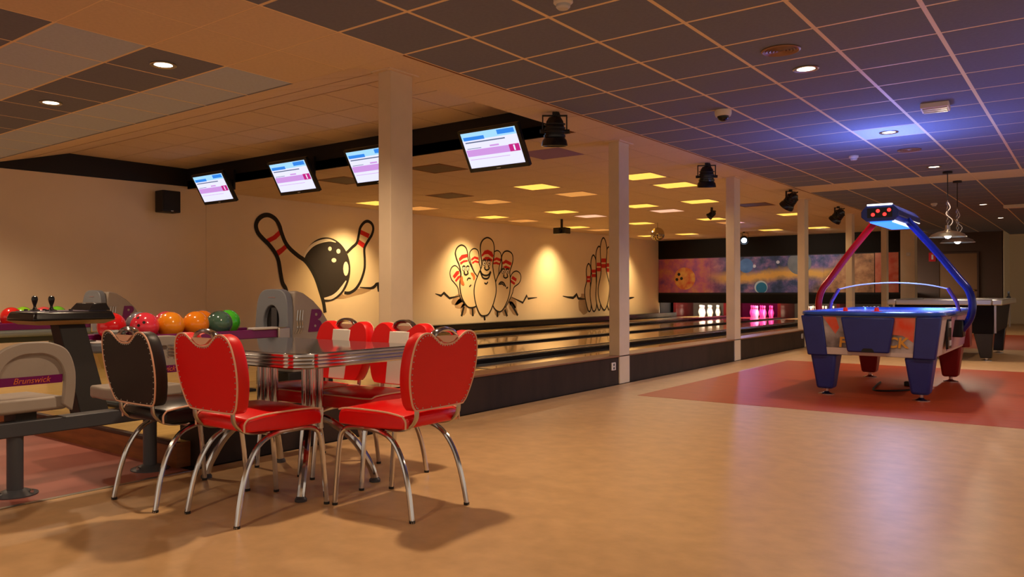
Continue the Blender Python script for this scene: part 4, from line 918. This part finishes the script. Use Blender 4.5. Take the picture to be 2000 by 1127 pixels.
front(-.40, -.16, zb_+.005, .47, .004, .006, M_hwhite, 'art_ice', bevel=0); front(.16, .40, zb_+.005, .44, .004, .006, M_hwhite, 'art_ice', bevel=0)
text_obj('F', .13, M_hgold, t, frame((fx(-.245, .52), fy(.52)-.009, .52), (1, 0, 0), (0, 0, 1)), .002, .004, .1); text_obj('CK', .13, M_hgold, t, frame((fx(.255, .53), fy(.53)-.009, .53), (1, 0, 0), (0, 0, 1)), .002, .004, .1)
gd = front(-.23, .23, zb_+.035, zt_-.012, 0, .05, M_hblue, 'goal_box', taper=.84, bevel=.014)
MB().prism([(.055*cos(R_(a)), fy(.45)-.052, .44+.045*sin(R_(a))) for a in range(0, 181, 15)], (0, .003, 0)).build('puck_slot', M_black, gd)
MB().box(.565, .585, -.62, -.40, .46, .74).build('coin_panel', M_blackg, t, bevel=.004)
for (y0_, y1_, z0_, z1_) in ((-.56, -.46, .66, .72), (-.56, -.46, .49, .54)): MB().box(.584, .592, y0_, y1_, z0_, z1_).build('coin_slot', M_ltgrey, t)
MB().hexa([(.536, -.36, .43), (.542, -.36, .43), (.542, .95, .43), (.536, .95, .43)], [(.578, -.36, .76), (.586, -.36, .76), (.586, .95, .76), (.578, .95, .76)]).build('side_art', M_artside, t)
MB().prism([(x, y, .79) for x, y in rrect(.56, L2-.03, .12)], (0, 0, .004)).build('play_field', M_play, t)
ro = rrect(.62, L2+.03, .16, 8); mb_ = MB(); n = len(ro); pr_ = [(0, .775), (.012, .79), (.008, .81), (-.02, .82), (-.055, .815), (-.065, .79)]
for (d_, z) in pr_: mb_.v += [(x, y, z) for x, y in rrect(.61+d_, L2+.02+d_, .15+d_*.8, 8)]
for i in range(len(pr_)-1): mb_.f += [(i*n+k, i*n+(k+1) % n, (i+1)*n+(k+1) % n, (i+1)*n+k) for k in range(n)]
mb_.build('edge_rail', M_rail, t)
for sx in (-1, 1):
    for sy in (-1, 1):
        m_ = M_hblue if sy < 0 else M_hred; cx_ = sx*.41; cy_ = sy*(L2-.17)
        lg = MB().hexa([(cx_-.075, cy_-.08, .06), (cx_+.075, cy_-.08, .06), (cx_+.075, cy_+.08, .06), (cx_-.075, cy_+.08, .06)], [(cx_-.12, cy_-.13, zb_+.005), (cx_+.12, cy_-.13, zb_+.005), (cx_+.12, cy_+.12, zb_+.005), (cx_-.12, cy_+.12, zb_+.005)]).build('leg', m_, t, bevel=.025, seg=3)
        MB().lathe([(.075, 0), (.075, .008), (.03, .02), (.018, .03), (.018, .07)], 22, (cx_, cy_, 0)).build('levelling_foot', M_chrome, lg)
# arch arms and score box
Y9 = 9.1-(HY0+HY1)/2
for s_, m_ in ((-1, mat('arm_red', (170, 10, 24), .2, .2)), (1, mat('arm_blue', (22, 34, 120), .2, .2))):
    pts = smooth_pts([(s_*.63, Y9, .62), (s_*.70, Y9, .74), (s_*.72, Y9, .88), (s_*.685, Y9, 1.02), (s_*.60, Y9, 1.14), (s_*.40, Y9, 1.42), (s_*.15, Y9, 1.74)], 6)
    MB().tube(pts, .036, 12, sx=1.15).build('arch_arm', m_, t)
    MB().box(s_*.60-.05, s_*.60+.05, Y9-.09, Y9+.09, .55, .72).build('arm_bracket', M_blackg, t, bevel=.01)
    MB().tube([(s_*.61, Y9, .80), (s_*.585, Y9, .9), (s_*.51, Y9, 1.035)], .018, 10).build('guard_post', mat('guard_violet', (120, 90, 160), .25, .6), t)
acr = mat('clear_acrylic', (240, 245, 255), .02, trans=1, ior=1.05)
gp = smooth_pts([(-.51, 0, 1.03), (-.3, 0, 1.075), (0, 0, 1.095), (.3, 0, 1.075), (.51, 0, 1.03)], 6)
MB().prism([(p.x, Y9-.004, p.z) for p in gp]+[(.585, Y9-.004, .9), (-.585, Y9-.004, .9)], (0, .008, 0)).build('clear_guard', acr, t)
MB().tube([(p.x, Y9, p.z) for p in gp], .006, 8).build('guard_edge', mat('guard_edge_glow', (220, 225, 240), .2, emit=(150, 160, 220), es=.25), t)  # acrylic rim is no lamp; faint emission is given to its material
by0, by1 = 8.55-9.135, 9.75-9.135
def bxs(sc_): return [(-.17*sc_, 1.745), (-.12*sc_, 1.70), (.12*sc_, 1.70), (.17*sc_, 1.745), (.17*sc_, 1.80), (.115*sc_, 1.862), (-.115*sc_, 1.862), (-.17*sc_, 1.80)]
sb = MB().prism([(x, by0, z) for x, z in bxs(1)], (0, by1-by0, 0)).build('score_box', mat('score_blue', (40, 60, 130), .25), t, bevel=.008)
MB().box(-.112, .112, by0-.006, by0, 1.735, 1.83).build('display', M_blackg, sb)
for (x, z) in ((-.06, 1.765), (-.015, 1.80), (.045, 1.765), (.085, 1.805)): MB().lathe([(.018, 0), (.012, .01), (.004, .013)], 14, (x, by0-.006, z), (0, -1, 0)).build('score_digit_light', mat('red_led', (255, 60, 50), .4, emit=(255, 50, 44), es=2.2), sb)
MB().box(-.112, .112, by0-.01, by0+.03, 1.853, 1.87).build('top_light_strip', mat('strip_white', (230, 240, 255), .3, emit=(226, 240, 255), es=2.5), sb)
MB().box(-.1, .1, by0+.06, by1-.06, 1.688, 1.70).build('under_light', mat('under_blue', (60, 120, 255), .3, emit=(40, 110, 255), es=2.4), sb)
MB().box(.105, .13, by0+.05, by1-.2, 1.69, 1.705).build('tube_light', mat('strip_white', (230, 240, 255), .3), sb)
area_light(t, (0, Y9, 1.68), (0, Y9, 0), 26, (.25, .42, 1.0), .2, 1.0)
area_light(t, (0, Y9, 1.88), (0, Y9, 3), 22, (.18, .28, 1.0), .2, 1.0)
def mallet(x, y, label):
    t = thing('mallet', label, 'mallet', (x, y, .794), 0, 'air hockey mallets')
    MB().lathe([(.05, 0), (.05, .012), (.042, .02), (.02, .018)], 24).build('base_disc', mat('mallet_red', (236, 40, 26), .3, emit=(236, 40, 26), es=.12), t); MB().lathe([(.022, .016), (.02, .045), (.012, .055)], 18).build('grip', mat('mallet_red', (236, 40, 26), .3), t)
mallet(-1.93, 8.32, 'red air hockey mallet left of the other on the blue table'); mallet(-1.67, 8.42, 'red air hockey mallet near the middle of the blue table')
t = thing('extension_cord', 'black power cord lying on the red floor under the air hockey table', 'cord', (-1.7, 8.9, 0))
MB().tube(smooth_pts([(-.15, .6, .01), (-.12, .25, .01), (-.05, -.2, .01), (.15, -.1, .01), (.28, .2, .01), (.16, .45, .012)], 6), .009, 8).build('cable', M_black, t); MB().box(.11, .2, .42, .5, 0, .05).build('plug', M_black, t, bevel=.008)

# ------------------------------------------------------------------ pool table
t = thing('pool_table', 'black pool table with metal-edged top behind the air hockey table', 'game table', (-1.72, 14.25, 0))
MB().hexa([(-.60, -1.13, .40), (.60, -1.13, .40), (.60, 1.13, .40), (-.60, 1.13, .40)], [(-.64, -1.19, .80), (.64, -1.19, .80), (.64, 1.19, .80), (-.64, 1.19, .80)]).build('cabinet', mat('pool_black', (12, 9, 8), .6, spec=.15), t, bevel=.008)
for s_ in (-1, 1):
    MB().box(s_*.66-.06, s_*.66+.06, -1.26, 1.26, .80, .88).build('rail', M_steel, t, bevel=.012); MB().box(-.6, .6, s_*1.2-.06, s_*1.2+.06, .80, .88).build('rail', M_steel, t, bevel=.012)
    for q in (-1, 1):
        MB().hexa([(s_*.5-.07, q*.9-.07, .04), (s_*.5+.07, q*.9-.07, .04), (s_*.5+.07, q*.9+.07, .04), (s_*.5-.07, q*.9+.07, .04)], [(s_*.48-.12, q*.95-.12, .40), (s_*.48+.12, q*.95-.12, .40), (s_*.48+.12, q*.95+.12, .40), (s_*.48-.12, q*.95+.12, .40)]).build('leg', M_blackg, t, bevel=.01)
        MB().lathe([(.07, 0), (.07, .01), (.02, .02), (.02, .05)], 18, (s_*.5, q*.9, 0)).build('levelling_foot', M_chrome, t); MB().box(s_*.635-.012, s_*.635+.012, q*1.19-.012, q*1.19+.012, .41, .80).build('corner_trim', M_steel, t)
MB().box(-.6, .6, -1.14, 1.14, .80, .835).build('cloth', mat('pool_cloth_blue', (50, 90, 150), .8), t)
MB().box(.05, .2, -1.165, -1.155, .52, .62).build('ball_slot', M_blackg, t)
t = thing('cue_chalk_stand', 'small black chalk holder on the corner of the pool table', 'holder', (-1.08, 15.2, .88)); MB().lathe([(.03, 0), (.03, .02), (.014, .04), (.014, .08)], 14).build('base', M_black, t); MB().box(-.015, .015, -.015, .015, .08, .11).build('chalk_cube', M_dkgrey, t)

# ------------------------------------------------------------------ pendant lamps
def pendant(x, y, zs, label, power):
    t = thing('pendant_lamp', label, 'lamp', (x, y, H), 0, 'metal pendant lamps over the pool table')
    MB().lathe([(.06, -.03), (.06, 0)], 20).build('ceiling_rose', M_black, t); MB().cyl((0, 0, zs+.5-H), (0, 0, -.03), .006, None, 8).build('cord', M_black, t)
    z = zs+.5; lk = MB(); k = 0
    while z > zs+.14:
        c = Vector((0, 0, z-H)); a = Vector((1, 0, 0)) if k % 2 else Vector((0, 1, 0))
        lk.tube([c+a*(.016*cos(2*pi*i/10))+Vector((0, 0, .026*sin(2*pi*i/10))) for i in range(10)], .0045, 5, True); z -= .04; k += 1
    lk.build('chain', M_chrome, t)
    MB().tube(smooth_pts([(0, 0, zs+.48-H), (.03, 0, zs+.4-H), (-.02, 0, zs+.32-H), (.06, 0, zs+.22-H), (.01, 0, zs+.13-H)], 5), .006, 6).build('white_cable', M_ltgrey, t)
    zz = zs-H
    MB().lathe([(.03, .16), (.034, .10), (.05, .085), (.12, .07), (.2, .035), (.225, .0), (.232, -.004), (.222, .0), (.195, .03), (.115, .064), (.04, .08), (.01, .085)], 32, (0, 0, zz)).build('shade', M_steel, t)
    MB().sphere((0, 0, zz+.02), .045, 16).build('bulb', mat('bulb_glow', (255, 245, 230), .4, emit=(255, 240, 226), es=12), t)
    point_light(t, (0, 0, zz-.05), power, (1, .78, .56), .05)
pendant(-1.595, 12.6, 1.755, 'metal pendant lamp on a chain, nearer of the two', 30); pendant(-1.62, 13.8, 1.735, 'metal pendant lamp on a chain, farther of the two', 22)
